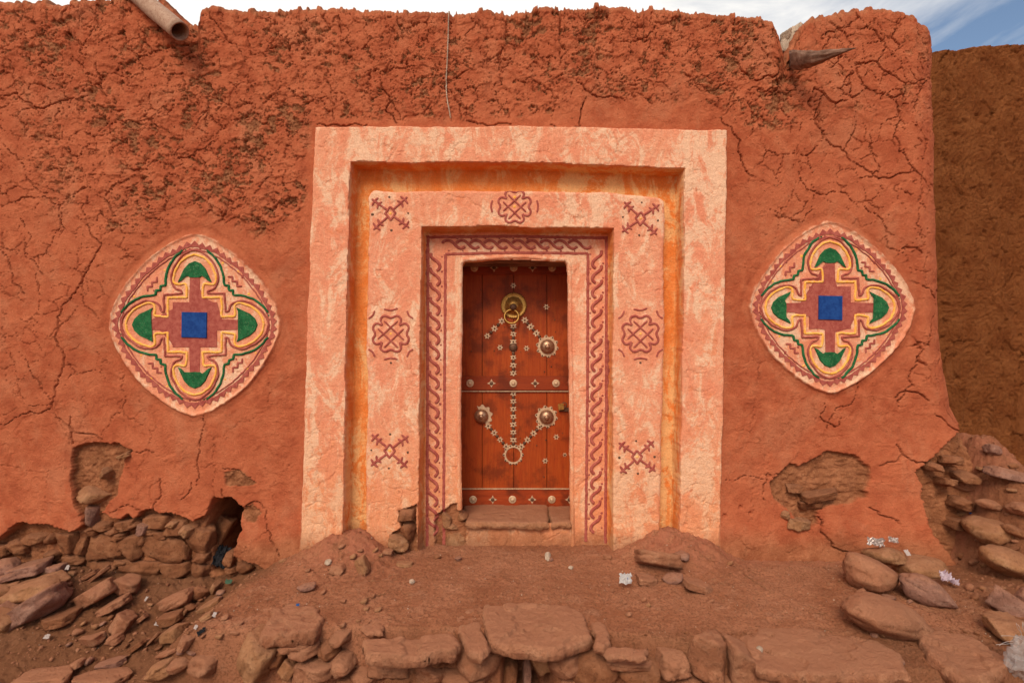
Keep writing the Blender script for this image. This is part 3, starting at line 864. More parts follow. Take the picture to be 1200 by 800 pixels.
# --- medallions
def medallion(i, par):
    cx, cy, hw, hh = MED[i]
    kx, ky = hw / 365. * 1.0, hh / 365. * .965
    def T(p): return W(cx + p[0] * kx, cy - p[1] * ky)
    def rot(P, k):
        c_, s_ = [(1, 0), (0, 1), (-1, 0), (0, -1)][k]
        return [(x_ * c_ - y_ * s_, x_ * s_ + y_ * c_) for x_, y_ in P]
    tt = .007
    # field of cream wash, then coloured relief
    th = np.linspace(0, 2 * math.pi, 97)[:-1]
    def rimpt(a, r):
        c_, s_ = abs(math.cos(a)), abs(math.sin(a)); c_, s_ = math.hypot(c_, .04), math.hypot(s_, .04)
        q = r / ((c_ ** 1.52 + s_ ** 1.52) ** (1 / 1.52))
        return (q * math.cos(a) * 365, q * math.sin(a) * 365)
    ribbons('rim_line', [[T(rimpt(a, .885)) for a in list(th) + [th[0]]]], .010, .006, PURPLE, par, wob=.006, taper=False)
    # saw-tooth ring: one strip whose outer edge zigzags
    n = 62; Vz = []
    Vv, Fv = [], []
    L = np.linspace(0, 2 * math.pi, 721)
    pts = np.array([rimpt(a, 1) for a in L]); arc = np.concatenate([[0], np.cumsum(np.linalg.norm(np.diff(pts, axis=0), axis=1))])
    for k in range(n):
        q = []
        for fr_, r_ in ((k, .938), (k + .5, .982), (k + 1, .938), (k + 1, .912), (k, .912)):
            a = np.interp(fr_ / n * arc[-1], arc, L); q.append(T(rimpt(a, r_ * (1 + .008 * math.sin(k * 1.7)))))
        b = len(Vv)
        for x_, z_ in q:
            Vv.append((x_, -(float(hs_at(x_, z_)) + .005), z_))
        for x_, z_ in q:
            Vv.append((x_, -(float(hs_at(x_, z_)) - .004), z_))
        Fv += [(b, b + 4, b + 3, b + 2, b + 1), (b, b + 1, b + 6, b + 5), (b + 1, b + 2, b + 7, b + 6), (b + 3, b + 4, b + 9, b + 8)]
    mesh_py('sawtooth_ring', Vv, Fv, PURPLE, par)
    sq = 97
    plus = []
    for k in range(4): plus += rot([(-sq, sq), (-24, sq), (-21, 205), (21, 205), (24, sq)], [0, 3, 2, 1][k])
    patch('maroon_cross', [T(p) for p in plus], .004, PURPLE, par, .004)
    b_ = 55
    patch('blue_tile', [T(p) for p in [(-b_, b_), (b_, b_ - 2), (b_ - 1, -b_ - 2), (-b_ - 1, -b_ + 1)]], .013, BLUEP, par, .003)
    for k in range(4):
        cap = [(-74, 180), (-62, 206), (-48, 238), (-26, 262), (0, 272), (26, 262), (48, 238), (62, 206), (74, 180), (60, 186), (46, 200), (34, 208), (22, 200), (0, 198), (-22, 200), (-34, 208), (-46, 200), (-60, 186)]
        patch('green_cap', [T(p) for p in rot(cap, k)], .009, GREENP, par, .005)
    yl = [(0, 298), (34, 290), (66, 262), (86, 226), (94, 190), (86, 172), (64, 172), (40, 176), (36, 160), (34, 116), (116, 116)]
    yl2 = [(b, a) for a, b in yl][::-1]
    def quad(P, P2):
        out = []
        for k in range(4):
            out += rot(P[:-1] + P2, -k % 4) if False else rot(P + P2[1:], (4 - k) % 4)
        return out
    y_top = smooth_path(yl[:9], 1) + yl[9:]
    y_full = []
    for k in range(4): y_full += rot(y_top + [(b, a) for a, b in y_top][::-1][1:], (4 - k) % 4)
    ribbons('yellow_outline', [[T(p) for p in y_full]], .017, .009, YELL, par, wob=.006, taper=False)
    pl = [(0, 330), (38, 320), (78, 282), (104, 232), (106, 196), (92, 160), (60, 152), (56, 138), (132, 138)]
    p_top = smooth_path(pl[:8], 2) + pl[8:]
    p_full = []
    for k in range(4): p_full += rot(p_top + [(b, a) for a, b in p_top][::-1][1:], (4 - k) % 4)
    ribbons('maroon_outline', [[T((a * .965, b * .965)) for a, b in p_full]], .0155, .010, PURPLE, par, wob=.006, taper=False)
    ga = smooth_path([(52, 318), (84, 290), (112, 250), (124, 208), (126, 176)], 2)
    g = ga + [(126, 158), (158, 158), (158, 126)][0:3] + [(176, 126)]
    g = ga + [(128, 168), (146, 166), (148, 148), (166, 146), (168, 128)] + [(b, a) for a, b in ga][::-1]
    for k in range(4): ribbons('green_arc', [[T(p) for p in rot(g, k)]], .018, .010, GREENP, par, wob=.006)
    pd, yd, gd = [], [], []
    for k in range(4):
        z = rot([(142, 204), (162, 204), (162, 184), (182, 184), (182, 164), (204, 164)], k)
        ribbons('stepped_mark', [[T(p) for p in z]], .017, .005, PURPLE, par)
        pd += [T(rot([p], k)[0]) for p in [(204, 200), (206, 206), (146, 178), (-22, 322), (22, 322)]]
        yd += [T(rot([p], k)[0]) for p in [(120, 262), (232, 130), (186, 226)]]
        gd += [T(rot([p], k)[0]) for p in [(0, 320), (-40, 318)]]
    dots('maroon_dots', pd, .009, .004, PURPLE, par)['kind'] = 'stuff'
    dots('yellow_dots', yd, .010, .003, YELL, par)['kind'] = 'stuff'
    dots('green_dots', gd, .007, .004, GREENP, par)['kind'] = 'stuff'
medallion(0, medL); medallion(1, medR)

# pale chaff and grit showing in the crust of the wall
g_ = np.random.RandomState(5); nf = 420
fx = g_.uniform(-3.9, 2.9, nf); fz_ = np.where(g_.rand(nf) < .75, g_.uniform(2.5, 3.8, nf), g_.uniform(.3, 3.0, nf))
ok = (poly_sd(fx, fz_, pA) > .03) & (np.minimum(med_r(0, fx, fz_), med_r(1, fx, fz_)) > 1.1)
fx, fz_ = fx[ok], fz_[ok]
fy = -hs_at(fx, fz_); n_ = len(fx)
ang_ = g_.uniform(0, 3.14, n_); ln = g_.uniform(.003, .011, n_); wd_ = g_.uniform(.0015, .0035, n_)
ca, sa = np.cos(ang_), np.sin(ang_)
Q = [np.stack([fx + (a * ln * ca - b * wd_ * sa), fy - .003 + c, fz_ + (a * ln * sa + b * wd_ * ca)], -1) for a, b, c in ((-1, 0, .002), (0, -1, .002), (1, 0, .001), (0, 1, .002), (0, 0, -.003))]
V = np.stack(Q, 1).reshape(-1, 3)
F_ = (np.array([[0, 1, 4], [1, 2, 4], [2, 3, 4], [3, 0, 4]])[None] + (np.arange(n_) * 5)[:, None, None]).reshape(-1, 3)
mesh_np('chaff', V, F_, TAN, wall, False)['kind'] = 'stuff'
# ------------------------------------------------------------------ the reveal of the doorway
def reveal():
    path = [(540, 597), (539.5, 560), (539, 480), (540, 400), (541, 330), (541, 309), (544, 305.5), (560, 304.5), (590, 303), (610, 302.5), (640, 304), (663, 305), (666, 309),
            (666, 330), (667, 400), (668.5, 480), (669, 560), (670, 640)]
    P = resample([W(a, b, yz) for a, b in path], .012)
    n = len(P); j = np.arange(n) * .012
    T = np.gradient(P, axis=0); T /= np.linalg.norm(T, axis=1)[:, None]
    Nn = np.stack([T[:, 1], -T[:, 0]], -1)         # towards the opening
    P = P + Nn * (.008 * fbm(j, j * 0, .3, 3, 201) + .003 * fbm(j, j * 0, .05, 2, 202))[:, None]
    prof = [(-.035, -.030), (-.022, .008), (-.010, .012), (0, .008), (.008, -.004)] + [(.010, -d) for d in np.linspace(.02, DY - .150, 22)]
    V, M = [], []
    for (o, a) in prof:
        q = P + Nn * o
        rough_ = .007 * fbm(j, j * 0 + a, .10, 3, 203) + .003 * fbm(j, j * 0 + a * 3, .03, 2, 204) if a < -.01 and o > 0 else 0 * j
        q = q + Nn * (rough_ + (.0 if a > -.02 or o < 0 else .115 * a))[:, None]
        y = -H_FZ - a + .0025 * fbm(j, j * 0 + o * 30, .05, 2, 205)
        V.append(np.stack([q[:, 0], np.broadcast_to(y, (n,)), q[:, 1]], -1))
        e = (.45 * sst(.35, .12, q[:, 1]))
        oc = np.where(Nn[:, 1] < -.5, sst(-.0, -.03, a) * .95, .0 + .15 * sst(0, -.1, a)) + 0 * j
        M.append(np.stack([np.ones(n), oc, e, np.ones(n)], -1))
    V = np.stack(V, 1).reshape(-1, 3); M = np.stack(M, 1).reshape(-1, 4)
    return mesh_np('door_reveal', V, grid_faces(n, len(prof)), PL, house, True, M)
reveal()

# ------------------------------------------------------------------ rounded boxes and turned shapes
def box_bm(x0, x1, y0, y1, z0, z1, bev=.004, seg=2):
    bm = bmesh.new()
    bmesh.ops.create_cube(bm, size=1)
    bmesh.ops.scale(bm, vec=(x1 - x0, y1 - y0, z1 - z0), verts=bm.verts)
    bmesh.ops.translate(bm, vec=((x0 + x1) / 2, (y0 + y1) / 2, (z0 + z1) / 2), verts=bm.verts)
    if bev: bmesh.ops.bevel(bm, geom=bm.edges[:], offset=bev, segments=seg, affect='EDGES')
    return bm
def obj_bm(name, bm, mat, parent=None, smooth=False, label=None):
    me = bpy.data.meshes.new(name); bm.to_mesh(me); bm.free()
    if smooth: me.polygons.foreach_set('use_smooth', np.full(len(me.polygons), True))
    me.materials.append(mat)
    o = bpy.data.objects.new(name, me); o.parent = parent
    if label: o['label'] = label
    col.objects.link(o); return o
def lathe(prof, n=28):
    """turned about the y axis, facing -y: prof = [(radius, forward)]"""
    V, Fc = [], []
    for r, f in prof:
        for k in range(n):
            a = 2 * math.pi * k / n; V.append((r * math.cos(a), -f, r * math.sin(a)))
    m = len(prof)
    for i in range(m - 1):
        for k in range(n): Fc.append((i * n + k, (i + 1) * n + k, (i + 1) * n + (k + 1) % n, i * n + (k + 1) % n))
    V.append((0, -prof[-1][1], 0)); c = len(V) - 1
    for k in range(n): Fc.append(((m - 1) * n + k, c, (m - 1) * n + (k + 1) % n))
    return V, Fc
def plate_outline(outer, inner, t):
    """flat ring between two closed outlines of the same length, t thick, facing -y"""
    n = len(outer); V = [(a, 0, b) for a, b in outer] + [(a * .96, -t, b * .96) for a, b in outer] + [(a, -t, b) for a, b in inner] + [(a, 0, b) for a, b in inner]
    Fc = []
    for i in range(n):
        j = (i + 1) % n
        for k in range(3): Fc.append((k * n + i, (k + 1) * n + i, (k + 1) * n + j, k * n + j))
    return V, Fc
def star(r0, r1, n, ph=0.0, m=6):
    return [((r0 + (r1 - r0) * (.5 + .5 * math.cos(2 * math.pi * k / m))) * math.cos(2 * math.pi * k / (n * m) + ph),
             (r0 + (r1 - r0) * (.5 + .5 * math.cos(2 * math.pi * k / m))) * math.sin(2 * math.pi * k / (n * m) + ph)) for k in range(n * m)]

# ------------------------------------------------------------------ the door (dist 4.86)
door = empty('door', (0, 0, 0), house)
def D(px, py, y=DY): return W(px, py, y)
zt, zb = D(0, 311)[1] + .05, D(0, 596)[1] - .02
xs = [D(a, 0)[0] for a in (528, 565, 602, 641, 684)]
for i in range(4):
    a, b = xs[i] + .002, xs[i + 1] - .002
    off = random.uniform(-.003, .003)
    bm = box_bm(a, b, DY + .012 + off, DY + .045, zb, zt, .003)
    o = obj_bm('plank', bm, WOODR, door)
rails = [(300, 321.5), (440.5, 457), (573.5, 598)]
for (a, b) in rails:
    obj_bm('rail', box_bm(xs[0], xs[-1], DY - .014, DY + .02, D(0, b)[1], D(0, a)[1], .004), WOODL, door)
for py in (458.3, 572.5):
    z = D(0, py)[1]
    obj_bm('iron_strip', box_bm(xs[0], xs[-1], DY - .006, DY + .014, z - .004, z + .004, .001, 1), TIN, door)
def put(name, V, Fc, mat, px, py, fwd=0.0, rz=0.0, s=1.0, par=None, smooth=True, cache={}):
    k = (name, mat.name, len(V), round(V[0][0], 5))
    if k not in cache:
        me = bpy.data.meshes.new(name); me.from_pydata([tuple(map(float, v)) for v in V], [], Fc); me.update()
        if smooth: me.polygons.foreach_set('use_smooth', np.full(len(me.polygons), True))
        me.materials.append(mat); cache[k] = me
    o = bpy.data.objects.new(name, cache[k]); o.parent = par or door
    x, z = D(px, py); o.location = (x, DY - fwd, z); o.rotation_euler = (0, rz, 0); o.scale = (s, 1, s)
    col.objects.link(o); return o
pu = (CD + DY) / F                             # metres per photograph pixel at the door
RAILF, PLF = .014, -.012
domeP = [(8.6 * pu, 0), (8.4 * pu, .012), (7.4 * pu, .026), (5.6 * pu, .037), (3.4 * pu, .043), (2.6 * pu, .044), (2.5 * pu, .052), (1.6 * pu, .056), (.5 * pu, .057)]
dome = lathe(domeP)
def collar(r0, r1, ri, n): 
    o = star(r0 * pu, r1 * pu, n); k = len(o)
    return plate_outline(o, [(ri * pu * math.cos(2 * math.pi * i / k), ri * pu * math.sin(2 * math.pi * i / k)) for i in range(k)], .004)
cA = collar(11.2, 13.8, 7.8, 10)
for (a, b, s_, cl) in [(641.5, 406, 1, 1), (640.5, 488.5, 1, 1), (564, 487.5, .98, 2)]:
    if cl == 1: put('scalloped_collar', *cA, TIN, a, b, PLF, random.random(), 1, None, False)
    else:
        o = collar(11.2, 13.8, 7.8, 10); q = [f for f in o[1] if (lambda k: -1.35 < math.atan2(o[0][k][2], o[0][k][0]) < 1.75)(f[0])]
        put('broken_collar', o[0], q, TIN, a, b, PLF, -.2, 1, None, False)
    put('domed_boss', *dome, DOME, a, b, PLF + .004, 0, s_)
pn_ = lathe([(.9 * pu, 0), (.9 * pu, .006), (.4 * pu, .007)], 8)
for (a, b) in [(641.5, 406), (640.5, 488.5)]:
    for k in range(10):
        t_ = 2 * math.pi * k / 10 + .2
        put('nail', *pn_, IRON, a + 12 * math.cos(t_), b + 12 * math.sin(t_), PLF + .002)
cB = collar(10.4, 12.6, 8.6, 10)
put('ring_plate', *cB, TIN, 601.5, 533, PLF, 0, 1, None, False)
for k in range(10):
    t_ = 2 * math.pi * k / 10
    put('nail', *pn_, IRON, 601.5 + 11.2 * math.cos(t_), 533 + 11.2 * math.sin(t_), PLF + .002)
# knocker
kp = lathe([(15 * pu, 0), (15 * pu, .004), (13.8 * pu, .007), (13 * pu, .004), (9.6 * pu, .005), (9.2 * pu, .011), (8.2 * pu, .012), (7 * pu, .022), (4 * pu, .034), (1.5 * pu, .038)], 36)
put('knocker_plate', *kp, BRASS, 602, 358, PLF)
bead = lathe([(.95 * pu, .002), (.7 * pu, .007), (.3 * pu, .009)], 6)
for k in range(36):
    t_ = 2 * math.pi * k / 36
    put('bead', *bead, BRASS, 602 + 14.6 * math.cos(t_), 358 + 14.6 * math.sin(t_), PLF + .003)
put('knocker_hub', *lathe([(4.2 * pu, 0), (4.2 * pu, .012), (3.2 * pu, .024), (1.2 * pu, .030)], 16), IRON, 601.5, 360, PLF + .028)
def torus(R_, r_, n=32, m=8, a0=0, a1=2 * math.pi):
    V, Fc = [], []
    for i in range(n):
        a = a0 + (a1 - a0) * i / n
        for j in range(m):
            b = 2 * math.pi * j / m
            V.append(((R_ + r_ * math.cos(b)) * math.cos(a), r_ * math.sin(b), (R_ + r_ * math.cos(b)) * math.sin(a)))
    for i in range(n):
        for j in range(m): Fc.append((i * m + j, ((i + 1) % n) * m + j, ((i + 1) % n) * m + (j + 1) % m, i * m + (j + 1) % m))
    return V, Fc
ko = put('knocker_ring', *torus(8.2 * pu, 1.35 * pu), BRASS, 599.5, 371, PLF + .045)
ko.rotation_euler = (R(-12), 0, 0)
# rosettes: little pierced tin plates with dark nail heads between them
ro8 = plate_outline(star(1.9 * pu, 3.9 * pu, 6, 0, 4), [(.9 * pu * math.cos(2 * math.pi * i / 24), .9 * pu * math.sin(2 * math.pi * i / 24)) for i in range(24)], .003)
ro4 = plate_outline(star(1.6 * pu, 3.9 * pu, 4, 0, 6), [(.9 * pu * math.cos(2 * math.pi * i / 24), .9 * pu * math.sin(2 * math.pi * i / 24)) for i in range(24)], .003)
nh_ = lathe([(2.2 * pu, 0), (2.1 * pu, .006), (1.2 * pu, .009), (.4 * pu, .010)], 10)
nd_ = lathe([(1.2 * pu, 0), (1.1 * pu, .005), (.5 * pu, .007)], 8)
def chain(p, q, n, big=()):
    for k in range(n):
        t_ = k / (n - 1.0); a, b = p[0] + (q[0] - p[0]) * t_, p[1] + (q[1] - p[1]) * t_
        ang_ = math.atan2(q[1] - p[1], q[0] - p[0])
        if k % 2 == 0:
            put('rosette', *(ro4 if (k // 2) % 2 else ro8), TIN, a, b, PLF, ang_ + random.uniform(-.2, .2), random.uniform(1.0, 1.2), None, False)
            put('nail', *nd_, IRON, a, b, PLF + .002)
        else: put('nail', *nh_, IRON, a, b, PLF, 0, .9)
chain((601.5, 382), (601.5, 437), 13)
chain((588, 376), (571, 393.5), 5)
chain((615, 375), (632, 394), 6)
chain((601.5, 461), (601.5, 520), 14)
chain((572, 499), (593, 523), 7)
chain((632.5, 500), (611, 523), 7)
put('domed_boss', *lathe([(5 * pu, 0), (4.6 * pu, .008), (2, .0)][:2] + [(3 * pu, .014), (1 * pu, .016)], 16), IRON, 601.5, 407, PLF + .004)
for (a, b) in [(601.5, 334.5), (586, 407), (617, 408), (640.5, 359.5), (639, 540), (662, 533), (652, 512)]:
    put('rosette', *ro8, TIN, a, b, PLF, 0, .95 if a != 662 else .75, None, False); put('nail', *nd_, IRON, a, b, PLF + .002)
st_ = lathe([(4.6 * pu, 0), (4.4 * pu, .006), (3.2 * pu, .008), (2.5 * pu, .004), (2.3 * pu, .006), (2.1 * pu, .015), (.8 * pu, .018)], 18)
dm = plate_outline([(5.2 * pu, 0), (1.7 * pu, 1.7 * pu), (0, 5.2 * pu), (-1.7 * pu, 1.7 * pu), (-5.2 * pu, 0), (-1.7 * pu, -1.7 * pu), (0, -5.2 * pu), (1.7 * pu, -1.7 * pu)],
                   [(1.9 * pu * math.cos(2 * math.pi * i / 8), 1.9 * pu * math.sin(2 * math.pi * i / 8)) for i in range(8)], .003)
for py, L in ((448.8, [(551, 0), (576, 1), (601.5, 0), (627, 1), (651.5, 0)]), (584.5, [(554.5, 0), (577.5, 1), (600.5, 0), (623.5, 1), (646.5, 0), (667, 1)]), (314, [(556, 0), (579, 1), (602, 0), (624, 1), (647, 0)])):
    for a, kd in L:
        if kd == 0: put('round_stud', *st_, TIN, a, py, RAILF)
        else:
            put('diamond_stud', *dm, TIN, a, py, RAILF, 0, 1, None, False); put('nail', *nh_, IRON, a, py, RAILF)
for k in range(26):                             # small old nails scattered over the planks
    put('nail', *pn_, IRON, random.uniform(548, 660), random.choice([random.uniform(326, 436), random.uniform(462, 570)]), PLF, 0, random.uniform(.5, .9))
obj_bm('latch', box_bm(D(655, 0)[0], D(672, 0)[0], DY - .004, DY + .014, D(0, 482)[1], D(0, 477.5)[1], .002), IRON, door)
# wooden lintel above the door, seen from below
lb = box_bm(D(535, 0)[0], D(675, 0)[0], -H_FZ + .09, DY - .03, 0, .07, .006)
lx, lz_ = 0, W(0, 308, .31)[1]
bmesh.ops.translate(lb, vec=(0, 0, lz_ + .002), verts=lb.verts)
obj_bm('lintel', lb, WOODG, house)

# ------------------------------------------------------------------ padlock (hangs, so a thing of its own)
lock = empty('padlock', (D(657.5, 475)[0], DY - .022, D(0, 476)[1]))
tag(lock, 'small brass padlock hanging at the right edge of the red door', 'padlock')
obj_bm('lock_body', box_bm(-.026, .022, -.012, .012, -.026, .026, .004), BRASS, lock)
V_, F_ = torus(.019, .0038, 20, 6)
sh = mesh_py('shackle', [(v[0] + .026, v[1], v[2] + .012) for v in V_], F_, IRON, lock, True)
lock.rotation_euler = (0, R(-8), 0)

# ------------------------------------------------------------------ ground
def lerp_y(x, pts): return np.interp(x, [p[0] for p in pts], [p[1] for p in pts])
def ground_h(x, y):
    x = np.asarray(x, float); y = np.asarray(y, float)
    yn = np.minimum(y, .4)
    terr = -.055 + .02 * np.clip(yn, -3, 0) + .0 * x
    terr = terr + .024 * sst(-.25, -.65, y)
    terr = terr - .04 * sst(1.2, 1.9, x) * sst(-.8, .2, y)
    eY = lerp_y(x, [(-6, -1.0), (-1.5, -1.13), (-.9, -1.10), (-.2, -1.12), (.5, -1.15), (.8, -1.22), (1.2, -1.36), (1.8, -1.48), (2.6, -1.58), (6, -1.7)])
    eY = eY + .035 * fbm(x, y * 0, .25, 3, 300)
    cav = sst(.035, -.02, np.abs(x - .085) - .115)
    eY = eY + cav * .30
    drop = sst(eY + .03, eY - .07, y)
    terr = terr - drop * (.62 + .15 * sst(eY, eY - 1.5, y))
    low = -.25 + .30 * np.clip(yn, -1.25, 0) - .12 * sst(-1.2, -2.6, y)
    low = low + .13 * np.exp(-(((x + 3.5) / .75) ** 2 + ((y + .15) / .45) ** 2))
    bl = sst(-1.50 + .15 * y, -2.12 + .22 * y, x + .06 * fbm(x, y, .3, 3, 301))
    g = terr * (1 - bl) + low * bl
    g = g + .165 * np.exp(-((np.abs(x + 1.20) / .28) ** 2.6 + (np.abs(y + .02) / .27) ** 2.2)) + .185 * np.exp(-((np.abs(x - 1.18) / .32) ** 2.6 + (np.abs(y + .02) / .30) ** 2.2))
    dx = x - 3.52
    dist = np.hypot(np.where(dx < 0, dx * 3.0, dx * 1.02), (y - .2) * np.where(y < .2, 1.0, .7))
    M = .97 - 1.02 * np.sqrt(dist * dist + .03) + .11 * fbm(x, y, .33, 5, 302, .6) 
    k_ = .06
    hmix = np.clip(.5 + .5 * (M - g) / k_, 0, 1)
    g2 = g * (1 - hmix) + M * hmix + k_ * hmix * (1 - hmix)
    near = sst(8, 4, np.hypot(x, y))
    rub = sst(-.3, .3, M + .2) * .02 + .018 + .014 * bl
    g2 = g2 + near * (rub * fbm(x, y, .16, 5, 303, .62) + .8 * rub * np.abs(fbm(x, y, .05, 3, 304)) + .006 * fbm(x, y, .022, 2, 305, .7) * (1 + bl))
    g2 = g2 + .35 * (1 - near) * fbm(x, y, 14., 3, 306)
    # hard trodden crust near the mounds, lifted in plates
    dcr, icr = cells(x + .03 * fbm(x, y, .1, 2, 307), y, .13, 31)
    cr = np.exp(-(((x + 1.15) / .4) ** 2 + ((y + .15) / .3) ** 2)) + np.exp(-(((x - 1.2) / .4) ** 2 + ((y + .15) / .3) ** 2))
    g2 = g2 + near * np.clip(cr, 0, 1) * ((icr - .5) * .022 - .014 * sst(.009, 0, dcr) + .075 * fbm(x, y, .17, 5, 308, .66))
    return g2
def axis(lo, hi, step, far, grow=1.35):
    a = list(np.arange(lo, hi, step)); s_ = step
    r_ = [a[-1]]; l_ = [a[0]]
    while r_[-1] < far: s_ *= grow; r_.append(r_[-1] + s_); l_.append(l_[-1] - s_)
    return np.array(l_[:0:-1] + a + r_[1:])
gx_ = axis(-4.3, 4.5, .0125, 400); gy_ = axis(-1.9, .62, .0115, 400)
GX, GY = np.meshgrid(gx_, gy_)
GZ = ground_h(GX, GY)
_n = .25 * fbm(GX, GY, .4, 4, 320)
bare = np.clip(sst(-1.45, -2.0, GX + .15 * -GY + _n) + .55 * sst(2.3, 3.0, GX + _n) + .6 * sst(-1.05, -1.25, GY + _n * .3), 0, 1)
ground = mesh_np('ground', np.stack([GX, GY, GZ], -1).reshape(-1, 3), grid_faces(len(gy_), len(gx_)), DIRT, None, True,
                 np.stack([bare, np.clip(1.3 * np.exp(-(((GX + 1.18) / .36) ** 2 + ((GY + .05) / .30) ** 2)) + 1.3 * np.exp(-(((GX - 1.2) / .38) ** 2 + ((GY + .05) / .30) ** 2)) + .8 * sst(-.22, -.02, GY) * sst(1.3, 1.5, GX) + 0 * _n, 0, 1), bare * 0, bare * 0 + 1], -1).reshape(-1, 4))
tag(ground, kind='structure')
def gz_at(x, y): return float(ground_h(np.array([x]), np.array([y]))[0])
ts = np.linspace(2.2, 6.5, 431)
def hit(px, py):
    """where the line of sight through a photograph pixel meets the earth"""
    x = (px - 600) / F * ts; z = CZ + (400 - py) / F * ts; y = ts - CD
    g = ground_h(x, y)
    b = np.nonzero(z < g)[0]
    k = b[0] if len(b) else 300
    lim = .10 if 243 < px < 280 and py < 672 else -.30 if 2.0 < x[k] < 3.2 else (-.10 if x[k] < 2.0 else .3)      # nothing lies inside the wall
    if y[k] > lim:
        k = int(np.argmin(np.abs(y - lim)))
    return float(x[k]), float(y[k]), float(g[k]), float(ts[k])

# ------------------------------------------------------------------ neighbour's wall, behind on the right
nb_x = np.concatenate([np.arange(3.2, 5.6, .010), np.arange(5.6, 9.5, .04)]); nb_y = 1.25
ntop = np.interp(nb_x, [2.2, 3.9, 4.2, 4.5, 5.0, 9.5], [4.18, 4.23, 4.25, 4.30, 4.30, 4.45]) + .03 * fbm(nb_x, nb_x * 0, .25, 4, 401) + .01 * fbm(nb_x, nb_x * 0, .04, 2, 402)
nr_ = 340
rz_ = np.linspace(0, 1, nr_)
NZ = -.4 + rz_[:, None] * (ntop[None, :] + .4); NX = np.broadcast_to(nb_x[None, :], NZ.shape)
a1 = .7 * fbm(NX, NZ, .8, 2, 410)
ux = NX * np.cos(a1) + NZ * np.sin(a1); uz = -NX * np.sin(a1) + NZ * np.cos(a1)
nh2 = .03 * fbm(NX, NZ, .7, 3, 403) + .020 * fbm(ux, uz * 3.2, .16, 4, 404, .65) + .016 * ridged(ux, uz * 4, .12, 3, 405) - .020 * sst(.30, .40, fbm(NX, NZ * 1.2, .09, 4, 406))
dn_, in_ = cells(NX + .12 * fbm(NX, NZ, .3, 4, 420), NZ + .12 * fbm(NX, NZ, .3, 4, 421), .75, 41)
nh2 = nh2 + (in_ - .5) * .02 - .03 * sst(.008, .002, dn_) * sst(-.1, .3, fbm(NX, NZ, .5, 2, 422)) + .03 * sst(.0, .5, ridged(NX, NZ * .15, .5, 2, 423))
VV = [np.stack([NX, nb_y - nh2, NZ], -1)]
for (yy, dz) in ((.02, .015), (.06, .02), (.25, .02), (.45, 0), (.45, -4.5)):
    VV.append(np.stack([nb_x, np.full_like(nb_x, nb_y + yy), ntop + dz], -1)[None])
VV = np.concatenate(VV)
nwall = mesh_np('straw_mud_wall', VV.reshape(-1, 3), grid_faces(VV.shape[0], VV.shape[1]), STRAW)
tag(nwall, 'dark brown straw and mud wall standing behind the right corner of the house', 'wall')

# ------------------------------------------------------------------ stones
def ico(sub):
    bm = bmesh.new(); bmesh.ops.create_icosphere(bm, subdivisions=sub, radius=1)
    V = np.array([v.co[:] for v in bm.verts]); Fc = np.array([[v.index for v in f.verts] for f in bm.faces]); bm.free()
    return V / np.linalg.norm(V, axis=1)[:, None], Fc
ICO = {k: ico(k) for k in (1, 2, 3, 4, 5)}
def rock_v(kind, seed, sub):
    D_, Fc = ICO[sub]; g = np.random.RandomState(seed)
    p = {'boulder': 9, 'round': 13, 'block': 45, 'slab': 50, 'wedge': 45}[kind]
    N_ = []; O_ = []
    nrand = {'boulder': 11, 'round': 16, 'block': 9, 'slab': 7, 'wedge': 6}[kind]
    for _ in range(nrand):
        v = g.normal(size=3)
        if kind == 'slab': v[2] *= .12
        v /= np.linalg.norm(v); N_.append(v); O_.append(g.uniform(.74, .98))
    if kind in ('block', 'slab'):
        for ax in range(3):
            for s_ in (1, -1):
                v = np.zeros(3); v[ax] = s_; v += g.normal(size=3) * (.16 if kind == 'block' else .07); v /= np.linalg.norm(v); N_.append(v)
                O_.append(g.uniform(.74, .86) if kind == 'block' else (.62 if ax == 2 else .9))
    if kind == 'wedge':
        for a_ in (0, 2.1, 4.2): 
            v = np.array([math.cos(a_), math.sin(a_), g.uniform(-.3, .3)]); v /= np.linalg.norm(v); N_.append(v); O_.append(.55)
        for s_ in (1, -1): N_.append(np.array([0, 0, s_ * 1.])); O_.append(.6)
    for ax in range(3):                            # nothing reaches past the outline
        for s_ in (1, -1): v = np.zeros(3); v[ax] = s_; N_.append(v); O_.append(1.0)
    if kind in ('boulder', 'round'):
        for a_ in (1, -1):
            for b_ in (1, -1):
                for c_ in (1, -1):
                    v = np.array([a_, b_, c_]) * 1.0 + g.normal(size=3) * .25; v /= np.linalg.norm(v); N_.append(v); O_.append(g.uniform(.88, 1.02))
    N_ = np.array(N_); O_ = np.array(O_)
    dots_ = np.maximum(D_ @ N_.T, 0) / O_
    r = (dots_ ** p).sum(1) ** (-1.0 / p)
    P = D_ * r[:, None]
    n_ = noise3(P * 1.7, seed % 50) * .05 + noise3(P * 5.0, seed % 50 + 5) * .022
    n_ = n_ + (noise3(P * 24.0, seed % 50 + 15) * .010 if sub >= 4 else 0)
    if sub >= 3:
        n_ = n_ + noise3(P * 11.0, seed % 50 + 9) * .014
        f_ = noise3(P * 2.6 + 3, seed % 50 + 12)
        n_ = n_ - .055 * sst(.10, .16, f_)             # a spall broken off one side
    P = P * (1 + n_)[:, None]
    P -= (P.max(0) + P.min(0)) / 2
    return P / np.abs(P).max(0), Fc
RC_ = {}
def rock_mesh(kind, seed, mat, sub=4):
    if sub == 3: sub = 4
    k = (kind, seed, mat.name, sub)
    if k not in RC_:
        V, Fc = rock_v(kind, seed, sub)
        me = bpy.data.meshes.new('stone'); me.from_pydata(V.tolist(), [], Fc.tolist()); me.update()
        me.polygons.foreach_set('use_smooth', np.full(len(me.polygons), True)); me.materials.append(mat)
        RC_[k] = me
    return RC_[k]
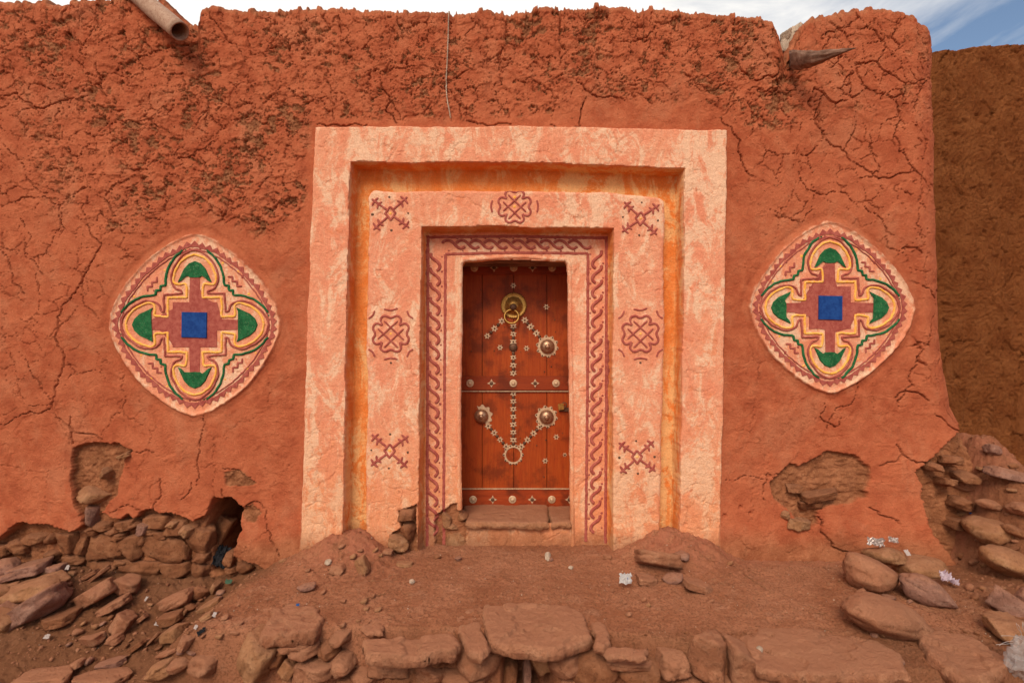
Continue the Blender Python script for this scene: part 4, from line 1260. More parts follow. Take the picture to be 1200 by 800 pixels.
def stone(name, c, dims, rot, kind='block', seed=1, mat=None, sub=3, parent=None):
    o = bpy.data.objects.new(name, rock_mesh(kind, seed, mat or ROCK, sub))
    o.location = c; o.scale = dims; o.rotation_euler = rot; o.parent = parent
    col.objects.link(o); return o
sc_n = [0]
def loose(px, py, w, hgt, rot=0, kind='block', mat=None, label=None, group=None, sub=3, tilt=0, depth=None, sink=.22, name='stone', cat='stone', seed=None, yoff=0):
    """a stone lying on the earth, w by hgt photograph pixels large"""
    sc_n[0] += 1; seed = seed or sc_n[0]
    x, y, z, t = hit(px, py + hgt * .30)
    k = t / F
    a = w * k / 2; b = hgt * k / 2
    th_ = b * (.92 if kind == 'boulder' else .82 if kind in ('round', 'block', 'wedge') else .62)
    dp = depth if depth else max(min(a, b * 1.7), b * .9)
    z_ = gz_at(x, y + yoff)
    if label and 'foil against' in label: z_ += .085
    o = stone(name, (x, y + yoff, z_ + th_ * (1 - sink * 1.4)), (a, dp, th_), (R(tilt), R(rot), R(random.uniform(-8, 8))), kind, 1 + seed % 17, mat, sub)
    return tag(o, label, cat, group)
# masonry showing at the foot of the wall, left
def mason(px, py, w, hh_, rot=0, kind='block', mat=None, y=.075, out=.05, par=None, sub=3, name='stone', label=None):
    sc_n[0] += 1
    x, z = W(px, py, y - out)
    k = (CD + y - out) / F
    o = stone(name, (x, y, z), (w * k / 2 * 1.06, out + .05, hh_ * k / 2 * 1.06), (R(random.uniform(-6, 6)), R(rot), R(random.uniform(-6, 6))), kind, 1 + sc_n[0] % 17, mat or MASON, sub, par or wall)
    if label: o['label'] = label
    return o
for a in [(1118, 540, 20, 10), (1098, 548, 14, 9), (1135, 560, 22, 12), (1112, 566, 16, 10), (1128, 590, 22, 14), (1124, 615, 20, 12)]:
    mason(*a, rot=random.uniform(-5, 15), kind='block', y=-.02, out=.05)
for a in [(79, 637, 28, 27), (97, 641, 11, 24, 5), (122, 640, 46, 28), (155, 641, 30, 30, -8), (193, 643, 54, 32, 3), (170, 634, 16, 14), (217, 648, 10, 18),
          (119, 666, 52, 20, 4), (167, 667, 48, 21, 2), (207, 667, 32, 20), (233, 668, 25, 22), (234, 653, 20, 11), (119, 617, 22, 12, 5), (132, 622, 18, 9), (140, 628, 16, 9), (108, 622, 14, 10),
          (148, 614, 26, 12, -6), (155, 614, 22, 9, 4), (184, 612, 30, 18, 3), (205, 618, 26, 18), (222, 622, 18, 14), (175, 622, 18, 12), (60, 632, 16, 14), (186, 627, 22, 10), (142, 659, 24, 8),
          (235, 634, 24, 32, 10), (288, 664, 26, 18), (305, 655, 24, 18, 10), (291, 645, 20, 12), (271, 668, 14, 12), (268, 655, 12, 16),
          (40, 632, 30, 14, -6), (20, 640, 26, 16), (0, 645, 26, 16), (-30, 640, 34, 22), (-70, 648, 40, 26), (-110, 640, 36, 24), (60, 652, 22, 14), (88, 655, 24, 12)]:
    mason(*a[:4], rot=a[4] if len(a) > 4 else random.uniform(-5, 5), kind=random.choice(['block', 'block', 'block', 'round']), y=.085)
mason(107, 582, 35, 19, 5, 'round', TAN, .045, .045, label='large tan stone in the broken patch')
mason(106, 604, 13, 24, 8, 'block', GREY, .06, .04); mason(123, 555, 11, 12, 10, 'block', TAN, .045, .04); mason(146, 533, 14, 6, -20, 'slab', TAN, .03, .03)
mason(168, 621, 10, 15, 12, 'block', GREY, .06, .06, label='pinkish upright stone'); mason(219, 623, 15, 12, 5, 'block', TAN, .06, .06); mason(200, 615, 14, 7, 0, 'block', TAN, .06, .05)
mason(250, 630, 24, 46, 25, 'wedge', MASON, .24, .06); mason(268, 640, 12, 22, 25, 'slab', MASON, .42, .05)
# right-hand broken patch
mason(936, 615, 26, 16, 8, 'block', TAN, .045, .045, label='tan stone in the right broken patch'); mason(918, 602, 10, 10, 0, 'block', TAN, .04, .03); mason(962, 580, 44, 10, -8, 'slab', MASON, .03, .035)
mason(950, 590, 30, 10, -6, 'slab', MASON, .05, .02); mason(930, 572, 18, 10, 5, 'block', MASON, .05, .02)
# stones at the foot of the inner frame and beside the step
mason(476, 603, 20, 12, 0, 'block', MASON, .02, .03, iframe); mason(478, 622, 18, 20, 0, 'round', MASON, .03, .03, iframe); mason(466, 637, 24, 18, 4, 'block', TAN, .02, .05, iframe)
for a in [(525, 609, 12, 20), (533, 632, 30, 27), (541, 606, 13, 11), (530, 618, 18, 10), (520, 645, 8, 14)]:
    mason(*a, rot=random.uniform(-6, 6), kind=random.choice(['block', 'round']), mat=TAN if a[1] > 600 else MASON, y=.25, out=.05, par=frieze)

# ------------------------------------------------------------------ slabs cut to an outline
def slab(name, pts, z0, t, mat, parent=None, step=.011, label=None, seed=0, ledge=.012, tilt=0.0, tiltx=0.0):
    P = np.array(pts); x0, y0 = P.min(0) - .04; x1, y1 = P.max(0) + .04
    X, Y = np.meshgrid(np.arange(x0, x1, step), np.arange(y0, y1, step))
    def sdf(X, Y): return poly_sd(X, Y, P) + .020 * fbm(X, Y, .12, 3, 500 + seed) + .009 * fbm(X, Y, .035, 3, 510 + seed)
    sd = sdf(X, Y)
    e = .004; gx, gy = (sdf(X + e, Y) - sd) / e, (sdf(X, Y + e) - sd) / e
    gl = np.hypot(gx, gy) + 1e-6
    out = sd > 0
    mv = np.where(out & (sd < step * 1.6), sd, 0)
    X2, Y2 = X - gx / gl * mv, Y - gy / gl * mv
    ins = np.clip(-sd, 0, .03) / .03
    prof = np.sqrt(1 - (1 - ins) ** 4)
    base = z0 + .012 * fbm(X, Y, .25, 3, 520 + seed) + .005 * fbm(X, Y, .05, 3, 530 + seed) + tilt * (Y - y0) + tiltx * (X - x0)
    lay = ledge * (fbm(X, Y, .22, 3, 540 + seed) > .12)       # a flaked-off layer
    Zt = base - t / 2 + (t / 2 - sst(0, 1, lay / max(ledge, 1e-6)) * lay) * prof
    Zb = base - t / 2 - t / 2 * prof + .01 * fbm(X, Y, .08, 2, 550 + seed) * prof
    nr, nc = X.shape; n = nr * nc
    Fq = grid_faces(nr, nc)
    inn = (sd < 0).ravel(); bnd = (sd < step * 1.6).ravel()
    keep = inn[Fq].any(1) & bnd[Fq].all(1)
    V = np.concatenate([np.stack([X2, Y2, Zt], -1).reshape(-1, 3), np.stack([X2, Y2, Zb], -1).reshape(-1, 3)])
    Fa = np.concatenate([Fq[keep], Fq[keep][:, ::-1] + n])
    v, f, _ = sub_mesh(V, Fa, slice(None))
    o = mesh_np(name, v, f, mat, parent)
    if label: o['label'] = label
    return o
def GP(px, py, z):
    t = (CZ - z) * F / (py - 400.0)
    return ((px - 600) / F * t, t - CD)
def gslab(name, pix, z, t, mat, parent=None, **k): return slab(name, [GP(a, b, z) for a, b in pix], z, t, mat, parent, **k)

# the door step
sill_z = .14
step_ = empty('door_step', (0, 0, 0), house)
def W2(px, y): return ((px - 600) * (CD + y) / F)
slab('step_slab', [(W2(546, .13), .125), (W2(644, .13), .12), (W2(645, .2), .68), (W2(540, .4), .68)], sill_z, .06, STEPM, step_, seed=3, ledge=.0)
slab('step_slab', [(W2(645, .13) + .006, .13), (W2(669, .13), .135), (W2(680, .3), .68), (W2(646, .2), .68)], sill_z - .008, .055, STEPM, step_, seed=4, ledge=.0)
# plastered riser under it
rx = np.linspace(W2(547, .2), W2(674, .2), 90); rzv = np.linspace(-.16, .085, 30)
RX, RZ = np.meshgrid(rx, rzv)
rsd = poly_sd(RX, RZ, WP([(628, 640), (633, 628), (638, 623), (644, 632), (650, 642)], .18)) + .004 * fbm(RX, RZ, .03, 2, 601)
rs2 = poly_sd(RX, RZ, WP([(590, 641), (592, 636), (600, 634), (606, 638), (605, 643), (592, 644)], .18)) + .004 * fbm(RX, RZ, .03, 2, 602)
rd = .010 * fbm(RX, RZ, .12, 4, 603) - .012 * sst(0, .006, .006 - np.abs(rsd)) - .02 * sst(0, -.008, rs2)
RY = .175 - rd + .03 * sst(.06, .085, RZ)
rm = np.stack([np.ones_like(RX), np.full_like(RX, .25), np.clip(.25 + .9 * fbm(RX, RZ, .1, 3, 604) + sst(0, -.006, rs2) + .6 * sst(.02, -.05, RZ), 0, 1) * (rsd > 0), np.ones_like(RX)], -1)
mesh_np('riser', np.stack([RX, RY, RZ], -1).reshape(-1, 3), grid_faces(30, 90), PL, step_, True, rm.reshape(-1, 4))
# dirt packed under and behind the step
obj_bm('packed_earth', box_bm(W2(520, .2), W2(690, .2), .235, .9, -.3, .075, .01), DIRT, step_)

# ------------------------------------------------------------------ the stone-built ledge in front of the door
ledge_ = tag(empty('stone_ledge', (0, -1.15, -.08)), 'rough stone-built ledge of flat slabs along the bottom edge of the dirt forecourt', 'stone ledge')
LO = Vector((0, 1.15, .08))
def lpart(o): o.parent = ledge_; o.location = o.location + LO; return o
lpart(gslab('paving_slab', [(566, 707), (600, 704), (668, 707), (688, 722), (694, 744), (660, 757), (640, 760), (600, 755), (575, 750), (566, 728)], -0.025, .075, SLABM, label='broad pale slab overhanging a dark gap', seed=11, step=.009))
lpart(gslab('paving_slab', [(533, 712), (562, 712), (566, 735), (575, 755), (566, 768), (548, 762), (540, 745)], -0.040, .06, SLABM, seed=12, step=.009))
lpart(gslab('paving_slab', [(693, 725), (712, 730), (716, 752), (708, 759), (696, 755)], -0.035, .05, SLABM, seed=13, step=.009))
lpart(gslab('paving_slab', [(425, 748), (470, 744), (530, 741), (540, 752), (534, 760), (480, 768), (428, 765)], -0.050, .075, SLABM, seed=14, step=.009, label='long narrow slab left of the dark gap'))
lpart(gslab('paving_slab', [(302, 742), (318, 715), (345, 702), (372, 708), (380, 722), (372, 738), (330, 742)], -0.020, .085, SLABM, seed=15, label='large flat slab at the left end'))
lpart(gslab('paving_slab', [(420, 730), (437, 727), (452, 731), (450, 741), (430, 742)], -0.042, .035, SLABM, seed=16, step=.009, ledge=0))
lpart(gslab('paving_slab', [(865, 742), (900, 732), (960, 735), (1030, 748), (1056, 765), (1066, 788), (1000, 792), (930, 788), (885, 778)], -0.035, .07, SLABM, seed=17, label='wide cracked slab at the right end'))
lpart(gslab('paving_slab', [(700, 756), (760, 757), (758, 768), (712, 768)], -0.055, .04, SLABM, seed=18, step=.009, ledge=0))
def lstone(px, py, w, hh_, rot=0, kind='block', mat=None, y=-1.15, label=None, dp=.14, sub=3, tilt=0):
    sc_n[0] += 1
    x, z = W(px, py, y); k = (CD + y) / F
    o = stone('stone', (x, y + dp * .3, z), (w * k / 2, dp, hh_ * k / 2), (R(tilt), R(rot), R(random.uniform(-10, 10))), kind, 1 + sc_n[0] % 17, mat or ROCK, sub)
    if label: o['label'] = label
    return lpart(o)
lstone(302, 771, 40, 54, 18, 'block', TAN, -1.16, 'upright ochre stone at the left corner', sub=4)
lstone(345, 752, 44, 18, 3, y=-1.12); lstone(357, 760, 40, 22, -5, y=-1.13); lstone(336, 785, 18, 18, 35, 'slab', TAN, -1.2, dp=.05)
lstone(372, 785, 46, 26, 0, y=-1.17); lstone(388, 760, 26, 20, 0, 'boulder', y=-1.12, mat=MASON); lstone(400, 777, 34, 24, 0, 'boulder', y=-1.15); lstone(400, 745, 28, 14, -8, 'boulder', y=-1.1); lstone(325, 765, 30, 24, 0, y=-1.10, mat=MASON)
for a in [(455, 777, 54, 18), (430, 792, 40, 22), (475, 790, 46, 26), (510, 785, 40, 28), (410, 797, 36, 24), (350, 800, 50, 20), (520, 770, 24, 14)]:
    lstone(*a, rot=random.uniform(-8, 8), kind=random.choice(['block', 'boulder', 'boulder']), y=-1.12, mat=random.choice([ROCK, MASON]))
lstone(560, 776, 56, 44, 10, 'boulder', ROCK, -1.16, 'rounded boulder left of the dark gap', sub=4); lstone(545, 797, 60, 24, 0, 'boulder')
lstone(596, 787, 26, 26, 0, 'round', MASON, -1.02); lstone(634, 772, 24, 46, -28, 'slab', TAN, -1.10, 'thin flat stone leaning in the dark gap', dp=.03, tilt=10)
lstone(617, 790, 9, 44, 3, 'block', GREY, -1.06, dp=.05); lstone(612, 802, 40, 14, 0, 'block', MASON, -.95)
lstone(664, 775, 42, 38, 0, 'boulder', ROCK, -1.16); lstone(698, 784, 62, 44, -4, 'boulder', MASON, -1.19, sub=4); lstone(752, 786, 56, 36, 4, 'boulder', MASON, -1.22, sub=4)
lstone(735, 775, 60, 14, 2, 'slab', ROCK, -1.2); lstone(785, 775, 36, 26, 0, 'block', ROCK, -1.24); lstone(788, 795, 50, 22)
lstone(828, 771, 40, 50, 12, 'wedge', ROCK, -1.30, 'pointed stone standing in the ledge', sub=4); lstone(871, 778, 40, 46, 5, 'block', ROCK, -1.34, 'blocky ochre stone standing in the ledge', sub=4)
lstone(905, 798, 60, 22, 0, y=-1.4); lstone(965, 799, 70, 16, 0, 'slab', y=-1.42); lstone(1030, 799, 60, 18, 0, y=-1.46); lstone(920, 782, 60, 12, 4, 'slab', y=-1.38)
lstone(680, 800, 44, 20); lstone(800, 800, 40, 20, y=-1.25); lstone(845, 799, 40, 20, y=-1.32)

# ------------------------------------------------------------------ loose stones one can point at
L_ = loose
L_(42, 688, 72, 26, -12, 'block', TAN, 'long ochre stone lying across the top of the left rubble heap', sub=4)
L_(51, 709, 64, 34, -32, 'block', GREY, 'large diamond-shaped purplish stone just below the long ochre stone on the left', sub=4)
L_(35, 640, 36, 15, -22, 'slab', None, 'flat stone tilted under the broken plaster edge at the far left')
L_(59, 640, 15, 11, 0, 'block', TAN, 'small tan stone beside the tilted flat stone at the far left wall foot')
L_(45, 649, 18, 11, 0, 'block', MASON, 'small rough stone under the tilted flat stone at the far left')
L_(8, 656, 28, 22, 10, 'round', GREY, 'dark rounded stone at the left picture edge below the wall')
L_(38, 663, 44, 22, -14, 'slab', GREY, 'flat pinkish slab resting above the long ochre stone on the left')
L_(66, 660, 18, 18, 0, 'block', GREY, 'small greyish stone at the right tip of the pinkish slab on the left heap')
L_(12, 675, 34, 14, -16, 'slab', GREY, 'narrow slab pointing at the left end of the long ochre stone')
L_(2, 696, 20, 20, 0, 'round', TAN, 'rounded tan stone cut by the left edge level with the long ochre stone')
L_(10, 713, 20, 12, 25, 'block', GREY, 'little grey stone wedged left of the diamond-shaped stone')
L_(7, 726, 34, 24, 18, 'block', TAN, 'squat brown stone at the left edge under the diamond-shaped stone')
L_(104, 666, 30, 9, -30, 'slab', None, 'upper of two narrow parallel slivers left of the masonry')
L_(113, 675, 38, 8, -38, 'slab', None, 'lower of two narrow parallel slivers left of the masonry')
L_(115, 693, 42, 32, -28, 'slab', None, 'broad flat triangular stone below the two narrow slivers', sub=4)
L_(71, 724, 42, 20, -10, 'slab', MASON, 'half-buried brown stone right of the diamond-shaped stone')
L_(132, 709, 38, 17, -26, 'slab', None, 'long oval stone below the broad triangular one')
L_(144, 727, 20, 36, 28, 'slab', None, 'upright flat diamond stone standing on the left slope', sub=4)
L_(151, 686, 28, 23, 10, 'block', None, 'blocky stone lying close under the masonry rows')
L_(134, 749, 18, 14, -20, 'block', None, 'small stone at the foot of the upright diamond stone')
L_(106, 750, 28, 13, -10, 'wedge', None, 'small pointed flat stone alone on the bare left slope')
L_(131, 777, 32, 12, -10, 'slab', GREY, 'thin flat stone on top of the slab at the bottom left')
L_(89, 781, 18, 11, -25, 'block', None, 'small stone beside the slab at the bottom left')
L_(54, 793, 66, 20, -6, 'slab', None, 'flat brown slab at the bottom edge far left', sub=4)
L_(120, 794, 68, 22, -4, 'slab', None, 'flat brown slab at the bottom edge under the thin stone', sub=4)
L_(209, 702, 35, 22, -28, 'block', None, 'clean-edged slanting block in the middle of the left slope', sub=4)
L_(235, 696, 18, 19, 0, 'round', MASON, 'dark rounded stone below the hole in the wall')
L_(246, 708, 26, 13, -24, 'slab', TAN, 'flat tan stone right of the slanting block')
L_(222, 712, 15, 10, 0, 'round', MASON, 'small round stone under the slanting block')
L_(165, 726, 18, 9, -36, 'slab', None, 'small sliver right of the upright diamond stone')
L_(201, 725, 24, 16, -10, 'block', MASON, 'half-buried block under the slanting block')
L_(204, 742, 28, 20, -34, 'block', TAN, 'ochre stone in the pair at the centre of the left slope')
L_(219, 749, 15, 26, 22, 'slab', None, 'upright brown stone right of the ochre one on the left slope')
L_(176, 753, 32, 6, -46, 'slab', None, 'thin blade of stone standing on edge on the left slope')
L_(158, 759, 28, 10, -36, 'slab', MASON, 'slanting sliver just left of the thin blade')
L_(196, 766, 24, 8, -20, 'slab', None, 'small flat stone above the pale bottom stone')
L_(190, 783, 34, 22, -26, 'block', TAN, 'pale tan stone near the bottom edge of the left slope', sub=4)
L_(208, 792, 38, 18, -12, 'round', None, 'long rounded stone touching the pale bottom one')
L_(239, 784, 34, 26, 0, 'round', None, 'largest rounded stone at the bottom of the left slope', sub=4)
L_(252, 687, 7, 20, 28, 'slab', TAN, 'narrow stick-like stone in the litter below the hole')
L_(211, 718, 20, 8, -10, 'slab', TAN, 'tan sliver between the slanting block and the half-buried one')
L_(243, 720, 18, 10, -30, 'slab', TAN, 'small tan stone at the upper right of the left slope litter')
# right
L_(1036, 645, 46, 22, 4, 'boulder', TAN, 'brown stone holding down silver foil against the wall', sub=4)
L_(1024, 673, 66, 42, 10, 'boulder', None, 'biggest rounded stone of the four near the right wall foot', sub=4)
L_(1080, 662, 58, 26, -2, 'boulder', TAN, 'ochre stone behind the purple-brown one near the right wall foot', sub=4)
L_(1084, 692, 58, 34, 22, 'boulder', GREY, 'purple-brown stone slanting down beside the wrapper', sub=4)
L_(1037, 725, 104, 44, 13, 'boulder', None, 'large oblong block lying alone on the right forecourt', sub=4)
slab_r = gslab('stone', [(1072, 742), (1105, 735), (1140, 745), (1182, 766), (1186, 776), (1160, 790), (1125, 793), (1090, 770)], -.018, .08, ROCK, seed=31)
tag(slab_r, 'large flat slab at the bottom right next to the plastic bag', 'stone')
L_(1157, 626, 52, 32, 6, 'boulder', TAN, 'split brown stone with a clean face on the right mound', sub=4)
L_(1180, 661, 66, 36, 8, 'boulder', TAN, 'large rounded stone at the right edge below the split stone', sub=4)
L_(1176, 705, 40, 32, 36, 'wedge', GREY, 'grey-green triangular stone leaning at the right edge', sub=4)
L_(1202, 702, 22, 28, 10, 'block', GREY, 'grey stone cut by the right edge beside the triangular one')
L_(1184, 737, 52, 30, 8, 'block', TAN, 'rough tan stone above the plastic bag', sub=4)
L_(1105, 527, 13, 10, 0, 'block', TAN, 'small light stone highest on the slope beside the wall corner')
L_(1122, 553, 38, 14, 2, 'slab', TAN, 'flat light stone sticking out near the top of the right mound')
L_(1128, 571, 42, 16, 12, 'boulder', None, 'oval stone under the flat light one on the right mound')
L_(1113, 581, 14, 12, 0, 'round', TAN, 'small round stone below left of the oval one')
L_(1160, 591, 30, 14, 10, 'round', None, 'oval stone above the split stone')
L_(1181, 558, 44, 16, 14, 'block', GREY, 'long greyish stone half sunk at the right side of the mound')
L_(1196, 597, 26, 18, 4, 'block', None, 'stone cut by the right edge above the large rounded one')
L_(1163, 527, 16, 16, 0, 'block', GREY, 'upright little stone on the skyline of the right mound')
L_(1150, 549, 12, 6, 10, 'slab', TAN, 'tiny light chip beside the flat light stone')
L_(1190, 628, 30, 14, 20, 'round', MASON, 'half-buried stone right of the split stone')
# centre
L_(770, 654, 52, 28, 8, 'slab', None, 'flat tan stone lying on the dirt mound right of the door', sub=4, tilt=-25)
L_(757, 678, 24, 14, 10, 'slab', None, 'small flat stone below the one on the right dirt mound')
L_(789, 677, 26, 13, -8, 'round', GREY, 'reddish stone under the dirt mound right of the door')
L_(818, 685, 36, 16, 16, 'slab', None, 'thin flat stone lying right of the reddish one')
L_(799, 651, 20, 12, 5, 'round', GREY, 'purplish stone set in the right dirt mound')
L_(424, 663, 15, 24, -26, 'wedge', TAN, 'light triangular stone leaning on the dirt mound left of the door')
L_(396, 667, 17, 13, 0, 'block', None, 'small brown stone left of the light triangular one')
L_(385, 660, 8, 9, 0, 'round', PALE, 'white pebble beside the left dirt mound')
L_(474, 661, 20, 8, 6, 'slab', TAN, 'small flat ochre stone lying below the frieze, left of the step')
L_(483, 682, 7, 6, 0, 'round', PALE, 'whitish pebble on the bare dirt left of centre')
L_(642, 645, 7, 13, -6, 'round', PALE, 'white oblong pebble in front of the step')
L_(645, 655, 7, 6, 0, 'round', GREY, 'dark round pebble below the white oblong one')
L_(669, 665, 6, 5, 0, 'round', PALE, 'tiny pale pebble right of the dark round one')
L_(537, 648, 9, 6, 0, 'round', GREY, 'dark pebble at the left foot of the step')
L_(359, 688, 24, 11, -12, 'boulder', GREY, 'half-buried stone where the forecourt meets the left slope')
L_(513, 633, 8, 7, 0, 'round', MASON, 'small stone at the foot of the left frieze')
L_(890, 762, 8, 10, 20, 'round', PALE, 'pale pebble behind the blocky ochre stone of the ledge')
L_(712, 652, 12, 7, 0, 'block', None, 'small brown stone below the right frieze')
L_(455, 641, 12, 8, 0, 'block', None, 'small stone against the foot of the inner frame left of the door')
# small ones: alike, by area
def near_pts(n, fx, fy, w0, w1, label, group, mats, kinds=('block', 'slab', 'round', 'wedge')):
    for i in range(n):
        w = random.uniform(w0, w1)
        L_(fx(), fy(), w, w * random.uniform(.4, .75), random.uniform(-40, 10), random.choice(kinds), random.choice(mats), label, group, sub=2)
U = random.uniform
near_pts(48, lambda: U(70, 280), lambda: U(690, 800), 5, 12, 'small angular stone scattered on the slope at the left below the masonry', 'small stones scattered on the left slope', [ROCK, TAN, GREY, MASON])
near_pts(26, lambda: U(0, 90), lambda: U(650, 730), 7, 16, 'small stone jammed between the bigger stones of the left rubble heap', 'small stones in the left heap', [ROCK, TAN, GREY])
near_pts(26, lambda: U(1100, 1200), lambda: U(545, 700), 6, 13, 'small stone half sunk in the earth of the mound at the right corner', 'small stones in the right mound', [ROCK, TAN, MASON])
near_pts(22, lambda: U(330, 450), lambda: U(640, 735), 5, 10, 'small brown stone on the earth at the left of the forecourt', 'small stones on the left forecourt', [ROCK, TAN])
near_pts(16, lambda: U(960, 1180), lambda: U(690, 780), 6, 13, 'small stone on the earth at the right of the forecourt', 'small stones on the right forecourt', [ROCK, GREY])
near_pts(10, lambda: U(720, 860), lambda: U(655, 740), 5, 9, 'small stone on the earth right of the door', 'small stones right of the door', [ROCK, TAN])

# gravel: thousands of crumbs no one could count
D1, F1 = ICO[1]
def gravel(name, n, sampler, r0, r1, mat, seed):
    g = np.random.RandomState(seed)
    x, y = sampler(g, n)
    z = ground_h(x, y)
    r = r0 * (r1 / r0) ** (g.rand(n) ** 2.2)
    A = g.normal(size=(n, 3, 3)); Q = np.linalg.qr(A)[0]
    s_ = r[:, None] * g.uniform(.5, 1.25, size=(n, 3))
    base = D1[None] * (1 + .28 * g.normal(size=(n, len(D1), 1)).clip(-1, 1))
    V = np.einsum('nij,nvj->nvi', Q, base * s_[:, None, :])
    V = V + np.stack([x, y, z + r * .25], -1)[:, None, :]
    Fg = (F1[None] + (np.arange(n) * len(D1))[:, None, None]).reshape(-1, 3)
    o = mesh_np(name, V.reshape(-1, 3), Fg, mat, None, False)
    return tag(o, None, None, None, 'stuff')
def smp(x0, x1, y0, y1, cond=None):
    def f(g, n):
        x = g.uniform(x0, x1, n * 4); y = g.uniform(y0, y1, n * 4)
        dens = .5 + .9 * fbm(x, y, .35, 3, 700)
        k = g.rand(n * 4) < np.clip(dens, .05, 1)
        x, y = x[k][:n], y[k][:n]
        if len(x) < n: x = np.resize(x, n); y = np.resize(y, n)
        return x, y
    return f
gravel('gravel', 2600, smp(-4.2, -1.6, -1.5, -.02), .003, .016, ROCK, 1)
gravel('gravel', 4200, smp(-1.7, 2.9, -1.2, .15), .002, .008, ROCK, 2)
gravel('gravel', 700, smp(-1.7, 2.9, -1.1, .15), .002, .005, TAN, 3)
gravel('gravel', 1800, smp(2.1, 4.2, -1.4, .4), .003, .015, ROCK, 4)
gravel('gravel', 400, smp(-4, 3, -1.5, .0), .002, .005, PALE, 5)
gravel('gravel', 1500, smp(-1.6, 2.6, -1.6, -1.12), .003, .012, MASON, 6)

# ------------------------------------------------------------------ tube helper and the odds and ends
def tube(name, P, r, mat, n=8, parent=None, r_end=None):
    P = [Vector(p) for p in P]; V, Fc = [], []
    up = Vector((0, -1, 0.13))
    for i, p in enumerate(P):
        t = (P[min(i + 1, len(P) - 1)] - P[max(i - 1, 0)]).normalized()
        a = t.cross(up).normalized(); b = a.cross(t)
        rr = r if r_end is None else r + (r_end - r) * i / (len(P) - 1)
        for k in range(n): V.append(p + (a * math.cos(2 * math.pi * k / n) + b * math.sin(2 * math.pi * k / n)) * rr)
    for i in range(len(P) - 1):
        for k in range(n): Fc.append((i * n + k, i * n + (k + 1) % n, (i + 1) * n + (k + 1) % n, (i + 1) * n + k))
    Fc.append(tuple(range(n))[::-1]); Fc.append(tuple(range((len(P) - 1) * n, len(P) * n)))
    return mesh_py(name, V, Fc, mat, parent, True)
def w3(px, py, y): x, z = W(px, py, y); return (x, y, z)
# drain pipe resting in the notch of the parapet
pipe = empty('drain_pipe', w3(215, 38, -.16))
tag(pipe, 'grey-brown pipe sloping out of the notch in the parapet, top left', 'pipe')
mp_ = mat_paint('rusty_pipe', (.330, .190, .130), (.430, .280, .200), (.20, .09, .05), .6, .52, .66)
a = Vector(w3(211, 37, -.20)); b = Vector(w3(128, -34, .10))
po = Vector(pipe.location)
d_ = (b - a)
def hollow(a, b, ro, ri, n=28, m=18):
    t = (b - a).normalized(); u = t.cross(Vector((0, 0, 1))).normalized(); w_ = t.cross(u); V, Fc = [], []
    ring = []
    seq = [(i / m, ro) for i in range(m + 1)] + [((m - i) / m, ri) for i in range(m + 1)]
    for s_, r_ in seq:
        c = a.lerp(b, s_)
        for k in range(n):
            q = 2 * math.pi * k / n; rr = r_ * (1 + .025 * math.sin(3 * q + s_ * 9) + .02 * math.sin(17 * s_ + q))
            V.append(c + (u * math.cos(q) + w_ * math.sin(q)) * rr)
    L = len(seq)
    for i in range(L):
        for k in range(n): Fc.append((i * n + k, i * n + (k + 1) % n, ((i + 1) % L) * n + (k + 1) % n, ((i + 1) % L) * n + k))
    return V, Fc
V_, F_ = hollow(a, b, .066, .056)
mesh_py('pipe_wall', [v - po for v in V_], F_, mp_, pipe, True)
V_, F_ = hollow(a.lerp(b, .62), a.lerp(b, .70), .072, .060, 28, 3)
mesh_py('pipe_collar', [v - po for v in V_], F_, mp_, pipe, True)
# wooden spout stub in the right notch
def spike():
    K = np.array([w3(921, 68, .14), w3(926, 68, -.04), w3(938, 69, -.14), w3(952, 68, -.21), w3(968, 64, -.26), w3(985, 60, -.29), w3(1003, 56.5, -.32)])
    rk = [.052, .064, .064, .055, .038, .022, .003]
    m, n = 60, 28
    tt = np.linspace(0, 6, m); V, Fc = [], []
    for i, t_ in enumerate(tt):
        p = np.array([np.interp(t_, range(7), K[:, a_]) for a_ in range(3)]); r_ = np.interp(t_, range(7), rk)
        q = np.linspace(0, 2 * math.pi, n + 1)[:-1]
        g = 1 + .55 * fbm(np.cos(q) * 1.5 + 4, np.sin(q) * 1.5 + t_ * .35, .9, 3, 78) + .35 * fbm(q * 3.0 * np.sin(q / 2), q * 0 + t_ * .8, .8, 3, 79) * np.sin(q / 2)
        g = g * (1 - .28 * (np.sin(q) > .35))
        for a_ in range(n): V.append((p[0] + .3 * math.cos(q[a_]) * r_ * g[a_], p[1] + .9 * math.cos(q[a_]) * r_ * g[a_], p[2] + math.sin(q[a_]) * r_ * g[a_]))
    for i in range(m - 1):
        for k in range(n): Fc.append((i * n + k, (i + 1) * n + k, (i + 1) * n + (k + 1) % n, i * n + (k + 1) % n))
    Fc.append(tuple(range(n))); Fc.append(tuple(range((m - 1) * n, m * n))[::-1])
    return mesh_py('broken_beam', V, Fc, WOODG, None, True)
tag(spike(), 'weathered splintered wooden beam end jutting from the notch at the top right', 'wood beam')
# pale rubble filling the right notch
for (px, py, w, hh_, r_) in [(924, 50, 14, 22, 20), (931, 43, 10, 26, 15), (938, 40, 16, 22, -20), (929, 60, 16, 12, 0), (922, 42, 8, 10, 0), (934, 33, 6, 10, 20)]:
    mason(px, py, w, hh_, r_, 'wedge', PALE if px < 935 else MASON, .16, .05)
